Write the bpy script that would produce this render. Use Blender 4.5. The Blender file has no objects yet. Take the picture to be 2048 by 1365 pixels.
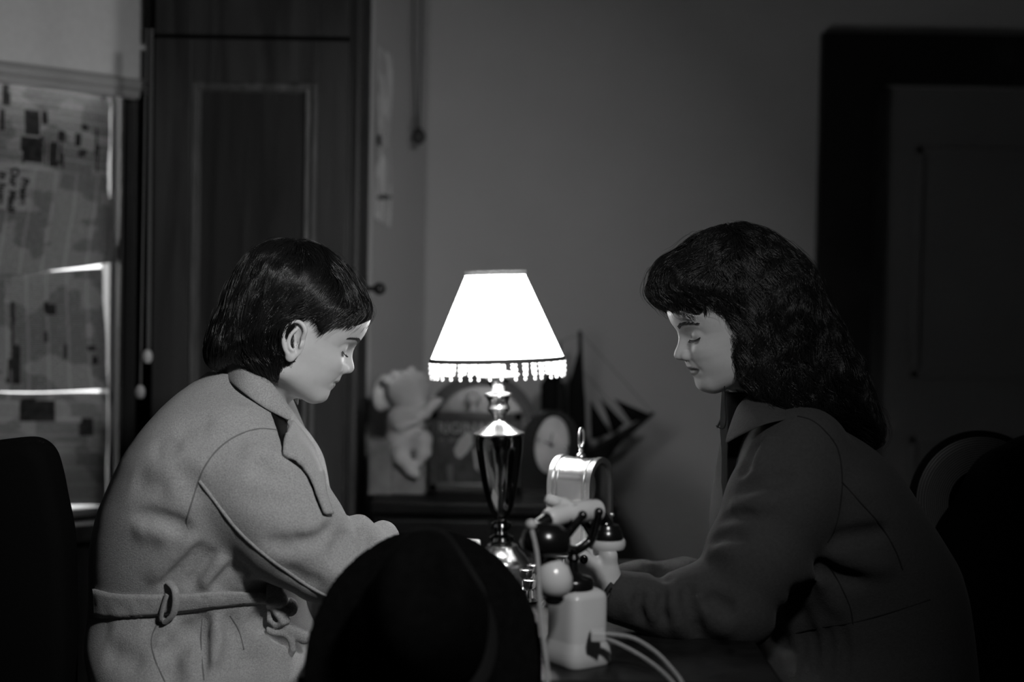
import bpy, bmesh, math, random
import numpy as np
from mathutils import Vector, Matrix, Euler, Quaternion
random.seed(7); RNG = np.random.default_rng(7)
S = bpy.context.scene
COL = S.collection
PI = math.pi

# ------------------------------------------------------------------ camera
F_PX = 50.0 / 36.0 * 2048
CAM_Z = 1.187
PITCH, ROLL = math.radians(1.76), math.radians(1.0)
cd = bpy.data.cameras.new('camera'); cam = bpy.data.objects.new('camera', cd); COL.objects.link(cam)
cd.lens = 50; cd.sensor_width = 36; cd.clip_start = 0.05
cam.matrix_world = Matrix.Translation((0, 0, CAM_Z)) @ Matrix.Rotation(PI/2 - PITCH, 4, 'X') @ Matrix.Rotation(ROLL, 4, 'Z')
cd.dof.use_dof = True; cd.dof.focus_distance = 2.08; cd.dof.aperture_fstop = 1.9
S.camera = cam
# ------------------------------------------------------------------ world, lights, exposure
w = bpy.data.worlds.new('world'); S.world = w; w.use_nodes = True
w.node_tree.nodes['Background'].inputs[0].default_value = (0.02, 0.02, 0.02, 1)
w.node_tree.nodes['Background'].inputs[1].default_value = 0.02
S.view_settings.view_transform = 'Standard'; S.view_settings.look = 'None'
S.view_settings.exposure = 0.0; S.view_settings.gamma = 1.0; S.view_settings.use_curve_mapping = False
S.cycles.use_denoising = True
S.cycles.sample_clamp_indirect = 4.0
S.cycles.max_bounces = 6

def area_light(name, loc, target, size, power, size_y=None, spread=180):
    d = bpy.data.lights.new(name, 'AREA'); d.energy = power; d.size = size
    if size_y: d.shape = 'RECTANGLE'; d.size_y = size_y
    d.spread = math.radians(spread)
    o = bpy.data.objects.new(name, d); COL.objects.link(o)
    o.location = loc
    o.rotation_euler = (Vector(target) - Vector(loc)).to_track_quat('-Z', 'Y').to_euler()
    return o
# unseen key light, added in front of the table; no lamp is modelled
area_light('key_light', (0.34, 0.82, 1.76), (-0.44, 2.08, 1.0), 0.12, 3.5, spread=88)
# street lamp outside the papered window
area_light('street_light', (-1.75, 3.55, 1.9), (-1.05, 3.05, 1.2), 0.6, 75.0)

CAM_M = cam.matrix_world.copy()
def ray(px, py):
    """direction of the view through a point of the 2048x1365 photograph, scaled so that its y is 1"""
    v = CAM_M.to_3x3() @ Vector(((px - 1024) / F_PX, -(py - 682.5) / F_PX, -1.0))
    return v / v.y
def P(px, py, d):
    r = ray(px, py)
    return Vector((r.x * d, d, CAM_Z + r.z * d))
def PZ(px, py, z):
    r = ray(px, py); d = (z - CAM_Z) / r.z
    return Vector((r.x * d, d, z))
def PPL(px, py, p0, n):
    r = ray(px, py); o = Vector((0, 0, CAM_Z))
    t = (Vector(p0) - o).dot(Vector(n)) / r.dot(Vector(n))
    return o + r * t
# ------------------------------------------------------------------ materials
MATS = {}
def mat(name, v, rough=0.6, metal=0.0, noise=0.0, nscale=20.0, bump=0.0, bscale=60.0, spec=0.5, trans=0.0, ior=1.45, sheen=0.0, coat=0.0, sss=0.0, stretch=None, alpha=1.0, dist=0.0):
    if name in MATS: return MATS[name]
    m = bpy.data.materials.new(name); m.use_nodes = True; MATS[name] = m
    nt = m.node_tree; b = nt.nodes['Principled BSDF']
    b.inputs['Base Color'].default_value = (v, v, v, 1)
    b.inputs['Roughness'].default_value = rough; b.inputs['Metallic'].default_value = metal
    b.inputs['Specular IOR Level'].default_value = spec; b.inputs['IOR'].default_value = ior
    b.inputs['Transmission Weight'].default_value = trans
    b.inputs['Sheen Weight'].default_value = sheen; b.inputs['Sheen Roughness'].default_value = 0.5
    b.inputs['Coat Weight'].default_value = coat
    if sss: 
        b.inputs['Subsurface Weight'].default_value = sss; b.inputs['Subsurface Scale'].default_value = 0.006
        b.inputs['Subsurface Radius'].default_value = (1, 1, 1)
    tc = nt.nodes.new('ShaderNodeTexCoord'); mp = nt.nodes.new('ShaderNodeMapping')
    nt.links.new(tc.outputs['Object'], mp.inputs[0])
    if stretch: mp.inputs['Scale'].default_value = stretch
    if noise:
        n = nt.nodes.new('ShaderNodeTexNoise'); n.inputs['Scale'].default_value = nscale; n.inputs['Detail'].default_value = 5
        n.inputs['Distortion'].default_value = dist
        nt.links.new(mp.outputs[0], n.inputs[0])
        r = nt.nodes.new('ShaderNodeMapRange'); r.inputs['From Min'].default_value = 0.25; r.inputs['From Max'].default_value = 0.75
        r.inputs['To Min'].default_value = v * (1 - noise); r.inputs['To Max'].default_value = v * (1 + noise)
        nt.links.new(n.outputs[0], r.inputs[0]); nt.links.new(r.outputs[0], b.inputs['Base Color'])
    if bump:
        n2 = nt.nodes.new('ShaderNodeTexNoise'); n2.inputs['Scale'].default_value = bscale; n2.inputs['Detail'].default_value = 4
        nt.links.new(mp.outputs[0], n2.inputs[0])
        bp = nt.nodes.new('ShaderNodeBump'); bp.inputs['Strength'].default_value = bump; bp.inputs['Distance'].default_value = 0.01
        nt.links.new(n2.outputs[0], bp.inputs['Height']); nt.links.new(bp.outputs[0], b.inputs['Normal'])
    return m
def translucent(name, v, tv, rough=0.9, emis=0.0):
    m = bpy.data.materials.new(name); m.use_nodes = True; nt = m.node_tree; MATS[name] = m
    b = nt.nodes['Principled BSDF']; b.inputs['Base Color'].default_value = (v, v, v, 1); b.inputs['Roughness'].default_value = rough
    b.inputs['Specular IOR Level'].default_value = 0.1
    t = nt.nodes.new('ShaderNodeBsdfTranslucent'); t.inputs[0].default_value = (tv, tv, tv, 1)
    a = nt.nodes.new('ShaderNodeAddShader'); nt.links.new(b.outputs[0], a.inputs[0]); nt.links.new(t.outputs[0], a.inputs[1])
    if emis:
        b.inputs['Emission Color'].default_value = (1, 1, 1, 1); b.inputs['Emission Strength'].default_value = emis
    nt.links.new(a.outputs[0], nt.nodes['Material Output'].inputs[0])
    return m
WHITE = mat('painted_white', 0.7, 0.5)
BLACKW = mat('black_wood', 0.006, 0.45, spec=0.15, noise=0.3, nscale=8, bump=0.03, bscale=30)
def wood(name, v, rough, nscale=3.0):
    return mat(name, v, rough, noise=0.65, nscale=nscale, bump=0.08, bscale=14, stretch=(6, 6, 0.55), dist=1.2, spec=0.25)

# ------------------------------------------------------------------ tagging
def tag(o, label=None, cat=None, group=None, kind=None):
    if label: o['label'] = label
    if cat: o['category'] = cat
    if group: o['group'] = group
    if kind: o['kind'] = kind
    return o
def empty(name, loc, label, cat, group=None, rz=0.0):
    o = bpy.data.objects.new(name, None); COL.objects.link(o); o.location = loc; o.rotation_euler = (0, 0, rz)
    o.empty_display_size = 0.05
    bpy.context.view_layer.update()
    return tag(o, label, cat, group)
def put(o, parent):
    if parent is not None:
        bpy.context.view_layer.update()
        o.parent = parent; o.matrix_parent_inverse = parent.matrix_world.inverted()
def link(name, me, m=None, parent=None, smooth=True, loc=None):
    o = bpy.data.objects.new(name, me); COL.objects.link(o)
    if m is not None: me.materials.append(m)
    if smooth:
        me.polygons.foreach_set('use_smooth', np.ones(len(me.polygons), dtype=bool))
    if loc is not None: o.location = loc
    put(o, parent)
    return o

# ------------------------------------------------------------------ mesh builder
class MB:
    def __init__(s): s.v = []; s.f = []; s.mi = []
    def add(s, vs, fs, mi=0):
        n = len(s.v); s.v += [tuple(v) for v in vs]; s.f += [tuple(i + n for i in f) for f in fs]; s.mi += [mi] * len(fs)
        return s
    def box(s, c, size, R=None, bev=0.0, mi=0):
        bm = bmesh.new(); bmesh.ops.create_cube(bm, size=1)
        for v in bm.verts: v.co = Vector((v.co.x * size[0], v.co.y * size[1], v.co.z * size[2]))
        if bev: bmesh.ops.bevel(bm, geom=bm.edges[:], offset=bev, segments=2, profile=0.6, affect='EDGES')
        bm.verts.index_update()
        vs = [(R @ v.co if R else v.co) + Vector(c) for v in bm.verts]
        s.add(vs, [[v.index for v in f.verts] for f in bm.faces], mi); bm.free(); return s
    def bx(s, a, b, bev=0.0, mi=0):
        a = Vector(a); b = Vector(b); return s.box((a + b) / 2, [abs(b[i] - a[i]) for i in range(3)], None, bev, mi)
    def tube(s, pts, r, seg=10, cap=True, mi=0, flat=None):
        pts = [Vector(p) for p in pts]; n = len(pts)
        rs = r if hasattr(r, '__len__') else [r] * n
        t0 = (pts[1] - pts[0]).normalized(); ref = Vector((0, 0, 1)) if abs(t0.z) < 0.9 else Vector((1, 0, 0))
        nrm = t0.cross(ref).normalized(); vs = []; fs = []
        for i in range(n):
            t = (pts[min(i + 1, n - 1)] - pts[max(i - 1, 0)]).normalized()
            nrm = (nrm - t * nrm.dot(t)).normalized(); b = t.cross(nrm)
            for k in range(seg):
                a = 2 * PI * k / seg; fl = flat if flat else 1.0
                vs.append(pts[i] + (nrm * math.cos(a) + b * math.sin(a) * fl) * rs[i])
        for i in range(n - 1):
            for k in range(seg):
                fs.append((i * seg + k, i * seg + (k + 1) % seg, (i + 1) * seg + (k + 1) % seg, (i + 1) * seg + k))
        if cap: fs += [tuple(range(seg))[::-1], tuple((n - 1) * seg + k for k in range(seg))]
        return s.add(vs, fs, mi)
    def lathe(s, prof, c=(0, 0, 0), seg=40, R=None, mi=0, sx=1, sy=1, cap=True):
        prof = list(prof); cap = cap and prof[0] != prof[-1]; vs = []; fs = []; n = len(prof)
        for (r, z) in prof:
            for k in range(seg):
                a = 2 * PI * k / seg; v = Vector((math.cos(a) * r * sx, math.sin(a) * r * sy, z))
                vs.append((R @ v if R else v) + Vector(c))
        for i in range(n - 1):
            for k in range(seg):
                fs.append((i * seg + k, i * seg + (k + 1) % seg, (i + 1) * seg + (k + 1) % seg, (i + 1) * seg + k))
        if cap and prof[0][0] > 1e-6: fs.append(tuple(range(seg))[::-1])
        if cap and prof[-1][0] > 1e-6: fs.append(tuple((n - 1) * seg + k for k in range(seg)))
        return s.add(vs, fs, mi)
    def prism(s, pts, ext, mi=0):
        """polygon (3-D points) extruded by the vector ext"""
        n = len(pts); e = Vector(ext); pts = [Vector(p) for p in pts]
        return s.add(pts + [p + e for p in pts], [tuple(range(n))[::-1], tuple(range(n, 2 * n))] + [(i, (i + 1) % n, (i + 1) % n + n, i + n) for i in range(n)], mi)
    def sphere(s, c, r, R=None, seg=20, rings=12, mi=0):
        r = r if hasattr(r, '__len__') else (r, r, r); vs = []; fs = []
        for i in range(rings + 1):
            th = PI * i / rings
            for k in range(seg):
                a = 2 * PI * k / seg
                v = Vector((math.sin(th) * math.cos(a) * r[0], math.sin(th) * math.sin(a) * r[1], math.cos(th) * r[2]))
                vs.append((R @ v if R else v) + Vector(c))
        for i in range(rings):
            for k in range(seg):
                fs.append((i * seg + k, (i + 1) * seg + k, (i + 1) * seg + (k + 1) % seg, i * seg + (k + 1) % seg))
        return s.add(vs, fs, mi)
    def mesh(s, name='m'):
        me = bpy.data.meshes.new(name); me.from_pydata(s.v, [], s.f)
        me.polygons.foreach_set('material_index', s.mi); me.update()
        bm = bmesh.new(); bm.from_mesh(me); bmesh.ops.remove_doubles(bm, verts=bm.verts, dist=1e-6)
        bmesh.ops.recalc_face_normals(bm, faces=bm.faces); bm.to_mesh(me); bm.free()
        return me
    def build(s, name, m, parent=None, smooth=True, angle=40):
        me = s.mesh(name); ms = m if isinstance(m, (list, tuple)) else [m]
        o = link(name, me, None, parent, smooth)
        for q in ms: me.materials.append(q)
        if smooth:
            try: me.set_sharp_from_angle(angle=math.radians(angle))
            except Exception: pass
        return o
def catmull(pts, n=8, closed=False):
    pts = [Vector(p) for p in pts]; out = []; N = len(pts)
    for i in range(N if closed else N - 1):
        g = (lambda k: pts[k % N]) if closed else (lambda k: pts[max(0, min(N - 1, k))])
        p0, p1, p2, p3 = g(i - 1), g(i), g(i + 1), g(i + 2)
        for k in range(n):
            t = k / n
            out.append(0.5 * ((2 * p1) + (p2 - p0) * t + (2 * p0 - 5 * p1 + 4 * p2 - p3) * t * t + (3 * p1 - p0 - 3 * p2 + p3) * t ** 3))
    if not closed: out.append(pts[-1])
    return out
def text_obj(name, body, size, M4, m, parent, extrude=0.0004):
    cu = bpy.data.curves.new(name, 'FONT'); cu.body = body; cu.size = size; cu.extrude = extrude; cu.offset = size * 0.03; cu.align_x = 'CENTER'; cu.align_y = 'CENTER'
    tmp = bpy.data.objects.new(name + '_tmp', cu); COL.objects.link(tmp)
    bpy.context.view_layer.update()
    me = bpy.data.meshes.new_from_object(tmp.evaluated_get(bpy.context.evaluated_depsgraph_get()))
    bpy.data.objects.remove(tmp); me.transform(M4); me.materials.clear()
    return link(name, me, m, parent, smooth=False)
# ------------------------------------------------------------------ implicit sculpting on a voxel grid
def ell(c, r, R=None):
    c = np.array(c, dtype=np.float32); r = np.array(r, dtype=np.float32)
    Rm = None if R is None else np.array(R.to_3x3() if hasattr(R, 'to_3x3') else R, dtype=np.float32)
    def f(x, y, z):
        x = x - c[0]; y = y - c[1]; z = z - c[2]
        if Rm is not None:
            x, y, z = (Rm[0, 0]*x + Rm[1, 0]*y + Rm[2, 0]*z, Rm[0, 1]*x + Rm[1, 1]*y + Rm[2, 1]*z, Rm[0, 2]*x + Rm[1, 2]*y + Rm[2, 2]*z)
        k0 = np.sqrt((x/r[0])**2 + (y/r[1])**2 + (z/r[2])**2)
        k1 = np.sqrt((x/r[0]**2)**2 + (y/r[1]**2)**2 + (z/r[2]**2)**2) + 1e-9
        return k0 * (k0 - 1) / k1
    m = float(max(r)); return f, c - m, c + m
def cap(a, b, ra, rb=None):
    rb = ra if rb is None else rb
    a = np.array(a, dtype=np.float32); b = np.array(b, dtype=np.float32); ab = b - a; L = float(ab @ ab) + 1e-12
    def f(x, y, z):
        px, py, pz = x - a[0], y - a[1], z - a[2]
        t = np.clip((px*ab[0] + py*ab[1] + pz*ab[2]) / L, 0, 1)
        return np.sqrt((px - t*ab[0])**2 + (py - t*ab[1])**2 + (pz - t*ab[2])**2) - (ra + (rb - ra) * t)
    m = max(ra, rb); return f, np.minimum(a, b) - m, np.maximum(a, b) + m
def rbox(c, h, rd, R=None):
    c = np.array(c, dtype=np.float32); h = np.array(h, dtype=np.float32) - rd
    Rm = None if R is None else np.array(R.to_3x3(), dtype=np.float32)
    def f(x, y, z):
        x = x - c[0]; y = y - c[1]; z = z - c[2]
        if Rm is not None:
            x, y, z = (Rm[0, 0]*x + Rm[1, 0]*y + Rm[2, 0]*z, Rm[0, 1]*x + Rm[1, 1]*y + Rm[2, 1]*z, Rm[0, 2]*x + Rm[1, 2]*y + Rm[2, 2]*z)
        qx, qy, qz = np.abs(x) - h[0], np.abs(y) - h[1], np.abs(z) - h[2]
        return np.sqrt(np.maximum(qx, 0)**2 + np.maximum(qy, 0)**2 + np.maximum(qz, 0)**2) + np.minimum(np.maximum(qx, np.maximum(qy, qz)), 0) - rd
    m = float(np.linalg.norm(h)) + rd; return f, c - m, c + m
class Field:
    def __init__(s, lo, hi, h, fill=0.5):
        s.lo = np.array(lo, dtype=np.float64); s.h = h
        s.n = [int(math.ceil((hi[i] - lo[i]) / h)) + 1 for i in range(3)]
        s.ax = [(s.lo[i] + h * np.arange(s.n[i])).astype(np.float32) for i in range(3)]
        s.f = np.full(s.n, fill, dtype=np.float32)
    def sl(s, lo, hi, pad):
        out = []
        for i in range(3):
            a = int(max(0, math.floor((lo[i] - pad - s.lo[i]) / s.h))); b = int(min(s.n[i], math.ceil((hi[i] + pad - s.lo[i]) / s.h) + 1))
            out.append(slice(a, max(a, b)))
        return tuple(out)
    def xyz(s, sl):
        return s.ax[0][sl[0]][:, None, None], s.ax[1][sl[1]][None, :, None], s.ax[2][sl[2]][None, None, :]
    def op(s, prim, k=0.0, mode='u', pad=0.03, amt=1.0):
        f, lo, hi = prim
        sl = s.sl(lo, hi, pad + k) if lo is not None else (slice(None),) * 3
        x, y, z = s.xyz(sl)
        if min(len(s.ax[i][sl[i]]) for i in range(3)) == 0: return s
        g = f(x, y, z); a = s.f[sl]
        if mode == 'u': r = np.minimum(a, g) - (np.maximum(k - np.abs(a - g), 0)**2 / (4*k) if k > 0 else 0)
        elif mode == 's': g = -g; r = np.maximum(a, g) + (np.maximum(k - np.abs(a - g), 0)**2 / (4*k) if k > 0 else 0)
        elif mode == 'i': r = np.maximum(a, g) + (np.maximum(k - np.abs(a - g), 0)**2 / (4*k) if k > 0 else 0)
        s.f[sl] = r
        return s
    def u(s, prim, k=0.0, pad=0.03): return s.op(prim, k, 'u', pad)
    def s_(s, prim, k=0.0): return s.op(prim, k, 's')
    def chain(s, pts, rs, k=0.01, kk=None):
        for i in range(len(pts) - 1):
            rb = rs[i + 1] if hasattr(rs, '__len__') else rs
            ra = rs[i] if hasattr(rs, '__len__') else rs
            s.u(cap(pts[i], pts[i + 1], ra, rb), k)
        return s
    def groove(s, pts, width, amt):
        """raise (amt<0: ridge) or lower (amt>0: groove) the surface along a polyline with a bell profile"""
        pts = [np.array(p, dtype=np.float32) for p in pts]
        lo = np.min(pts, axis=0) - 3 * width; hi = np.max(pts, axis=0) + 3 * width
        sl = s.sl(lo, hi, 0); x, y, z = s.xyz(sl)
        if min(len(s.ax[i][sl[i]]) for i in range(3)) == 0: return s
        best = None
        N = len(pts) - 1
        for i in range(N):
            a, b = pts[i], pts[i + 1]; ab = b - a; L = float(ab @ ab) + 1e-12
            px, py, pz = x - a[0], y - a[1], z - a[2]
            t = np.clip((px*ab[0] + py*ab[1] + pz*ab[2]) / L, 0, 1)
            d2 = (px - t*ab[0])**2 + (py - t*ab[1])**2 + (pz - t*ab[2])**2
            tt = (i + t) / N; e = np.minimum(1, np.minimum(tt, 1 - tt) * 4 + 0.05)
            g = e * np.exp(-d2 / (width * width))
            best = g if best is None else np.maximum(best, g)
        s.f[sl] += amt * best
        return s
    def sample(s, p):
        p = np.asarray(p, dtype=np.float64); q = (p - s.lo) / s.h
        q = np.clip(q, 0, np.array(s.n) - 1.001); i = q.astype(int); t = (q - i)
        f = s.f; x, y, z = i[:, 0], i[:, 1], i[:, 2]; tx, ty, tz = t[:, 0], t[:, 1], t[:, 2]
        c00 = f[x, y, z]*(1-tx) + f[x+1, y, z]*tx; c10 = f[x, y+1, z]*(1-tx) + f[x+1, y+1, z]*tx
        c01 = f[x, y, z+1]*(1-tx) + f[x+1, y, z+1]*tx; c11 = f[x, y+1, z+1]*(1-tx) + f[x+1, y+1, z+1]*tx
        return (c00*(1-ty) + c10*ty)*(1-tz) + (c01*(1-ty) + c11*ty)*tz
    def grad(s, p):
        e = s.h; g = np.stack([(s.sample(p + np.eye(3)[i]*e) - s.sample(p - np.eye(3)[i]*e)) for i in range(3)], 1)
        return g / (np.linalg.norm(g, axis=1, keepdims=True) + 1e-9)
    def hit(s, px, py, d0=1.5, d1=2.9, M=None, iso=0.0):
        """first surface point seen through a point of the photograph (world space; M: local-from-world)"""
        r = np.array(ray(px, py)); ds = np.arange(d0, d1, 0.002); pts = np.array([0, 0, CAM_Z]) + ds[:, None] * r
        if M is not None:
            Mn = np.array(M); pts = pts @ Mn[:3, :3].T + Mn[:3, 3]
        inside = np.all((pts > s.lo) & (pts < s.lo + (np.array(s.n) - 1) * s.h), axis=1)
        v = np.where(inside, s.sample(pts), 1.0)
        k = np.argmax(v < iso)
        if v[k] >= iso: k = int(np.argmin(v))
        return Vector(pts[k])
    def mesh(s, name='sculpt', M=None, smooth_it=1):
        f = s.f; f = np.pad(f, 1, constant_values=0.1); n = f.shape; ins = f < 0
        c = np.zeros((n[0]-1, n[1]-1, n[2]-1), dtype=np.int8)
        for i in (0, 1):
            for j in (0, 1):
                for k in (0, 1): c += ins[i:n[0]-1+i, j:n[1]-1+j, k:n[2]-1+k]
        act = (c > 0) & (c < 8); idx = np.full(act.shape, -1, dtype=np.int64); ii = np.argwhere(act); idx[act] = np.arange(len(ii))
        acc = np.zeros((len(ii), 3)); cnt = np.zeros(len(ii))
        cr = [(i, j, k) for i in (0, 1) for j in (0, 1) for k in (0, 1)]
        for a in range(8):
            for b in range(a + 1, 8):
                A, B = cr[a], cr[b]
                if sum(abs(A[q] - B[q]) for q in range(3)) != 1: continue
                fa = f[ii[:, 0]+A[0], ii[:, 1]+A[1], ii[:, 2]+A[2]]; fb = f[ii[:, 0]+B[0], ii[:, 1]+B[1], ii[:, 2]+B[2]]
                m = (fa < 0) != (fb < 0); t = np.where(m, fa / np.where(m, fa - fb, 1), 0)
                pA = np.array(A, float); dB = np.array(B, float) - pA
                acc += np.where(m[:, None], pA + t[:, None] * dB, 0); cnt += m
        V = (ii + acc / cnt[:, None] - 1) * s.h + s.lo
        quads = []
        for ax in range(3):
            o1, o2 = [(1, 2), (2, 0), (0, 1)][ax]
            A = [slice(1, n[q]-1) for q in range(3)]; A[ax] = slice(0, n[ax]-1); B = list(A); B[ax] = slice(1, n[ax])
            fa, fb = ins[tuple(A)], ins[tuple(B)]; e = np.argwhere(fa != fb)
            if len(e) == 0: continue
            flip = fa[e[:, 0], e[:, 1], e[:, 2]]
            base = e + 1; base[:, ax] -= 1
            def g(d1, d2):
                q = base.copy(); q[:, o1] -= d1; q[:, o2] -= d2; return idx[q[:, 0], q[:, 1], q[:, 2]]
            Q = np.stack([g(1, 1), g(0, 1), g(0, 0), g(1, 0)], 1)
            Q[~flip] = Q[~flip][:, ::-1]; quads.append(Q)
        Q = np.concatenate(quads); Q = Q[(Q >= 0).all(1)]
        me = bpy.data.meshes.new(name); me.vertices.add(len(V)); me.vertices.foreach_set('co', V.astype(np.float32).ravel())
        me.loops.add(Q.size); me.loops.foreach_set('vertex_index', Q.astype(np.int32).ravel())
        me.polygons.add(len(Q)); me.polygons.foreach_set('loop_start', np.arange(0, Q.size, 4, dtype=np.int32))
        me.update(calc_edges=True)
        if smooth_it:
            bm = bmesh.new(); bm.from_mesh(me)
            for _ in range(smooth_it): bmesh.ops.smooth_vert(bm, verts=bm.verts, factor=0.5, use_axis_x=True, use_axis_y=True, use_axis_z=True)
            bm.to_mesh(me); bm.free()
        if M is not None: me.transform(M)
        return me
# ------------------------------------------------------------------ room shell
M_WALL = mat('plaster_wall', 0.49, 0.75, noise=0.05, nscale=3, bump=0.03, bscale=25)
M_FLOOR = wood('floor_boards', 0.05, 0.5)
M_CEIL = mat('ceiling_paint', 0.25, 0.9)
def struct(name, mb, m, smooth=False, parent=None):
    o = mb.build(name, m, parent, smooth)
    if parent is None: o['kind'] = 'structure'
    return o
A0 = P(0, 600, 3.0); B0 = P(300, 600, 3.24)
EX = Vector((B0.x - A0.x, B0.y - A0.y, 0)); EX.normalize(); NB = Vector((EX.y, -EX.x, 0))   # along the bay, into the room
RB = Matrix.Rotation(math.atan2(EX.y, EX.x), 3, 'Z')
A0.z = 0; BAY_N = NB
def bay(s, off, z): return A0 + EX * s + NB * off + Vector((0, 0, z))
def bayhit(px, py, off=0.0):
    p = PPL(px, py, A0 + NB * off, NB); d = p - A0
    return d.dot(EX), p.z
def baybox(mb, s0, s1, o0, o1, z0, z1, bev=0.0):
    return mb.box(bay((s0+s1)/2, (o0+o1)/2, (z0+z1)/2), (s1-s0, abs(o1-o0), z1-z0), RB, bev)
HR = 2.6
fl = MB().bx((-2.3, -1.2, -0.1), (2.1, 3.9, 0)); struct('floor', fl, M_FLOOR)
struct('ceiling', MB().bx((-2.3, -1.2, HR), (2.1, 3.9, HR + 0.1)), M_CEIL)
struct('wall_right', MB().bx((1.95, -1.1, 0), (2.05, 3.6, HR)), M_WALL)
struct('wall_front', MB().bx((-2.2, -1.2, 0), (2.05, -1.1, HR)), M_WALL)
sL = -1.25; PL = bay(sL, 0, 0)
struct('wall_left', MB().bx((PL.x - 0.1, -1.1, 0), (PL.x, PL.y, HR)), M_WALL)
# back wall with the door opening
DX0 = P(1735, 600, 3.6).x; DX1 = DX0 + 0.82; DZ = P(1850, 172, 3.6).z
XC = P(850, 600, 3.6).x
wb = MB().bx((XC, 3.6, 0), (DX0, 3.72, HR)).bx((DX1, 3.6, 0), (2.05, 3.72, HR)).bx((DX0, 3.6, DZ), (DX1, 3.72, HR))
struct('wall_back', wb, M_WALL)
# short return wall beside the window bay
C1 = P(742, 600, 3.36); C1.z = 0; C0 = Vector((XC, 3.6, 0))
sE = (Vector((C1.x, C1.y, 0)) - A0).dot(EX); 
# bay runs on until y = C1.y
sE = (C1.y - A0.y) / EX.y; PE = bay(sE, 0, 0)
wc = MB().prism([C0, C1, C1 + Vector((0, 0.14, 0)), C0 + Vector((0, 0.14, 0))], (0, 0, HR))
wc.prism([C1, PE, PE + Vector((0, 0.14, 0)), C1 + Vector((0, 0.14, 0))], (0, 0, HR))
struct('wall_corner', wc, M_WALL)
# bay wall with the window opening
s_r, _ = bayhit(229, 600); _, z_sill = bayhit(180, 1030)
s_l, z_top = bayhit(-52, 600)[0], 2.3
wbay = MB(); baybox(wbay, sL, s_l, 0, -0.12, 0, HR); baybox(wbay, s_r, sE, 0, -0.12, 0, HR)
baybox(wbay, s_l, s_r, 0, -0.12, 0, z_sill); baybox(wbay, s_l, s_r, 0, -0.12, z_top, HR)
struct('wall_bay', wbay, wood('dark_panelling', 0.018, 0.5))
# window: frame, sill, frosted pane
wf = MB()
baybox(wf, s_l, s_r + 0.0, -0.02, -0.07, z_top - 0.04, z_top); baybox(wf, s_r - 0.012, s_r, 0.0, -0.07, z_sill, z_top)
baybox(wf, s_l, s_l + 0.04, -0.02, -0.07, z_sill, z_top); baybox(wf, s_l, s_r, -0.02, -0.07, z_sill, z_sill + 0.012)
win = struct('window_1', wf, mat('window_paint', 0.16, 0.4))
pane = MB(); baybox(pane, s_l + 0.02, s_r - 0.01, -0.040, -0.045, z_sill + 0.008, z_top - 0.03)
pane.build('frosted_pane', translucent('frosted_glass', 0.25, 0.8, 0.3), win, smooth=False)
trim = MB()
for px0, px1, off in ((231, 238, 0.008), (240, 252, 0.03), (256, 262, 0.02), (266, 284, 0.035)):
    a, _ = bayhit(px0, 600, off); b, _ = bayhit(px1, 600, off); baybox(trim, a, b, 0.0, off, 0.0, HR, 0.004)
baybox(trim, s_l - 0.05, s_r, 0.0, 0.05, z_sill - 0.05, z_sill - 0.012, 0.004)
struct('trim_1', trim, wood('frame_wood', 0.03, 0.35))
# door and its black casing
fx0 = P(1633, 600, 3.57).x; fz = P(1800, 68, 3.57).z
tr = MB().bx((fx0, 3.56, 0), (DX0, 3.60, DZ)).bx((fx0, 3.56, DZ), (min(DX1 + 0.13, 1.94), 3.60, fz)).bx((DX1, 3.56, 0), (min(DX1 + 0.13, 1.94), 3.60, DZ))
struct('trim_2', tr, mat('black_casing', 0.004, 0.6))
dr = MB().bx((DX0, 3.63, 0), (DX1, 3.67, DZ), 0.003)
door = struct('door_1', dr, mat('door_paint', 0.16, 0.6))
for z0, z1 in ((0.2, 0.85), (1.0, DZ - 0.15)):
    m = MB()
    for a, b in (((DX0+.12, 3.62, z0), (DX1-.12, 3.63, z0+.02)), ((DX0+.12, 3.62, z1-.02), (DX1-.12, 3.63, z1)), ((DX0+.12, 3.62, z0), (DX0+.14, 3.63, z1)), ((DX1-.14, 3.62, z0), (DX1-.12, 3.63, z1))):
        m.bx(a, b, 0.003)
    m.build('door_moulding', MATS['door_paint'], door, smooth=False)
struct('baseboard_back', MB().bx((XC + 0.02, 3.575, 0), (fx0, 3.6, 0.14), 0.004), BLACKW)

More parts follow.
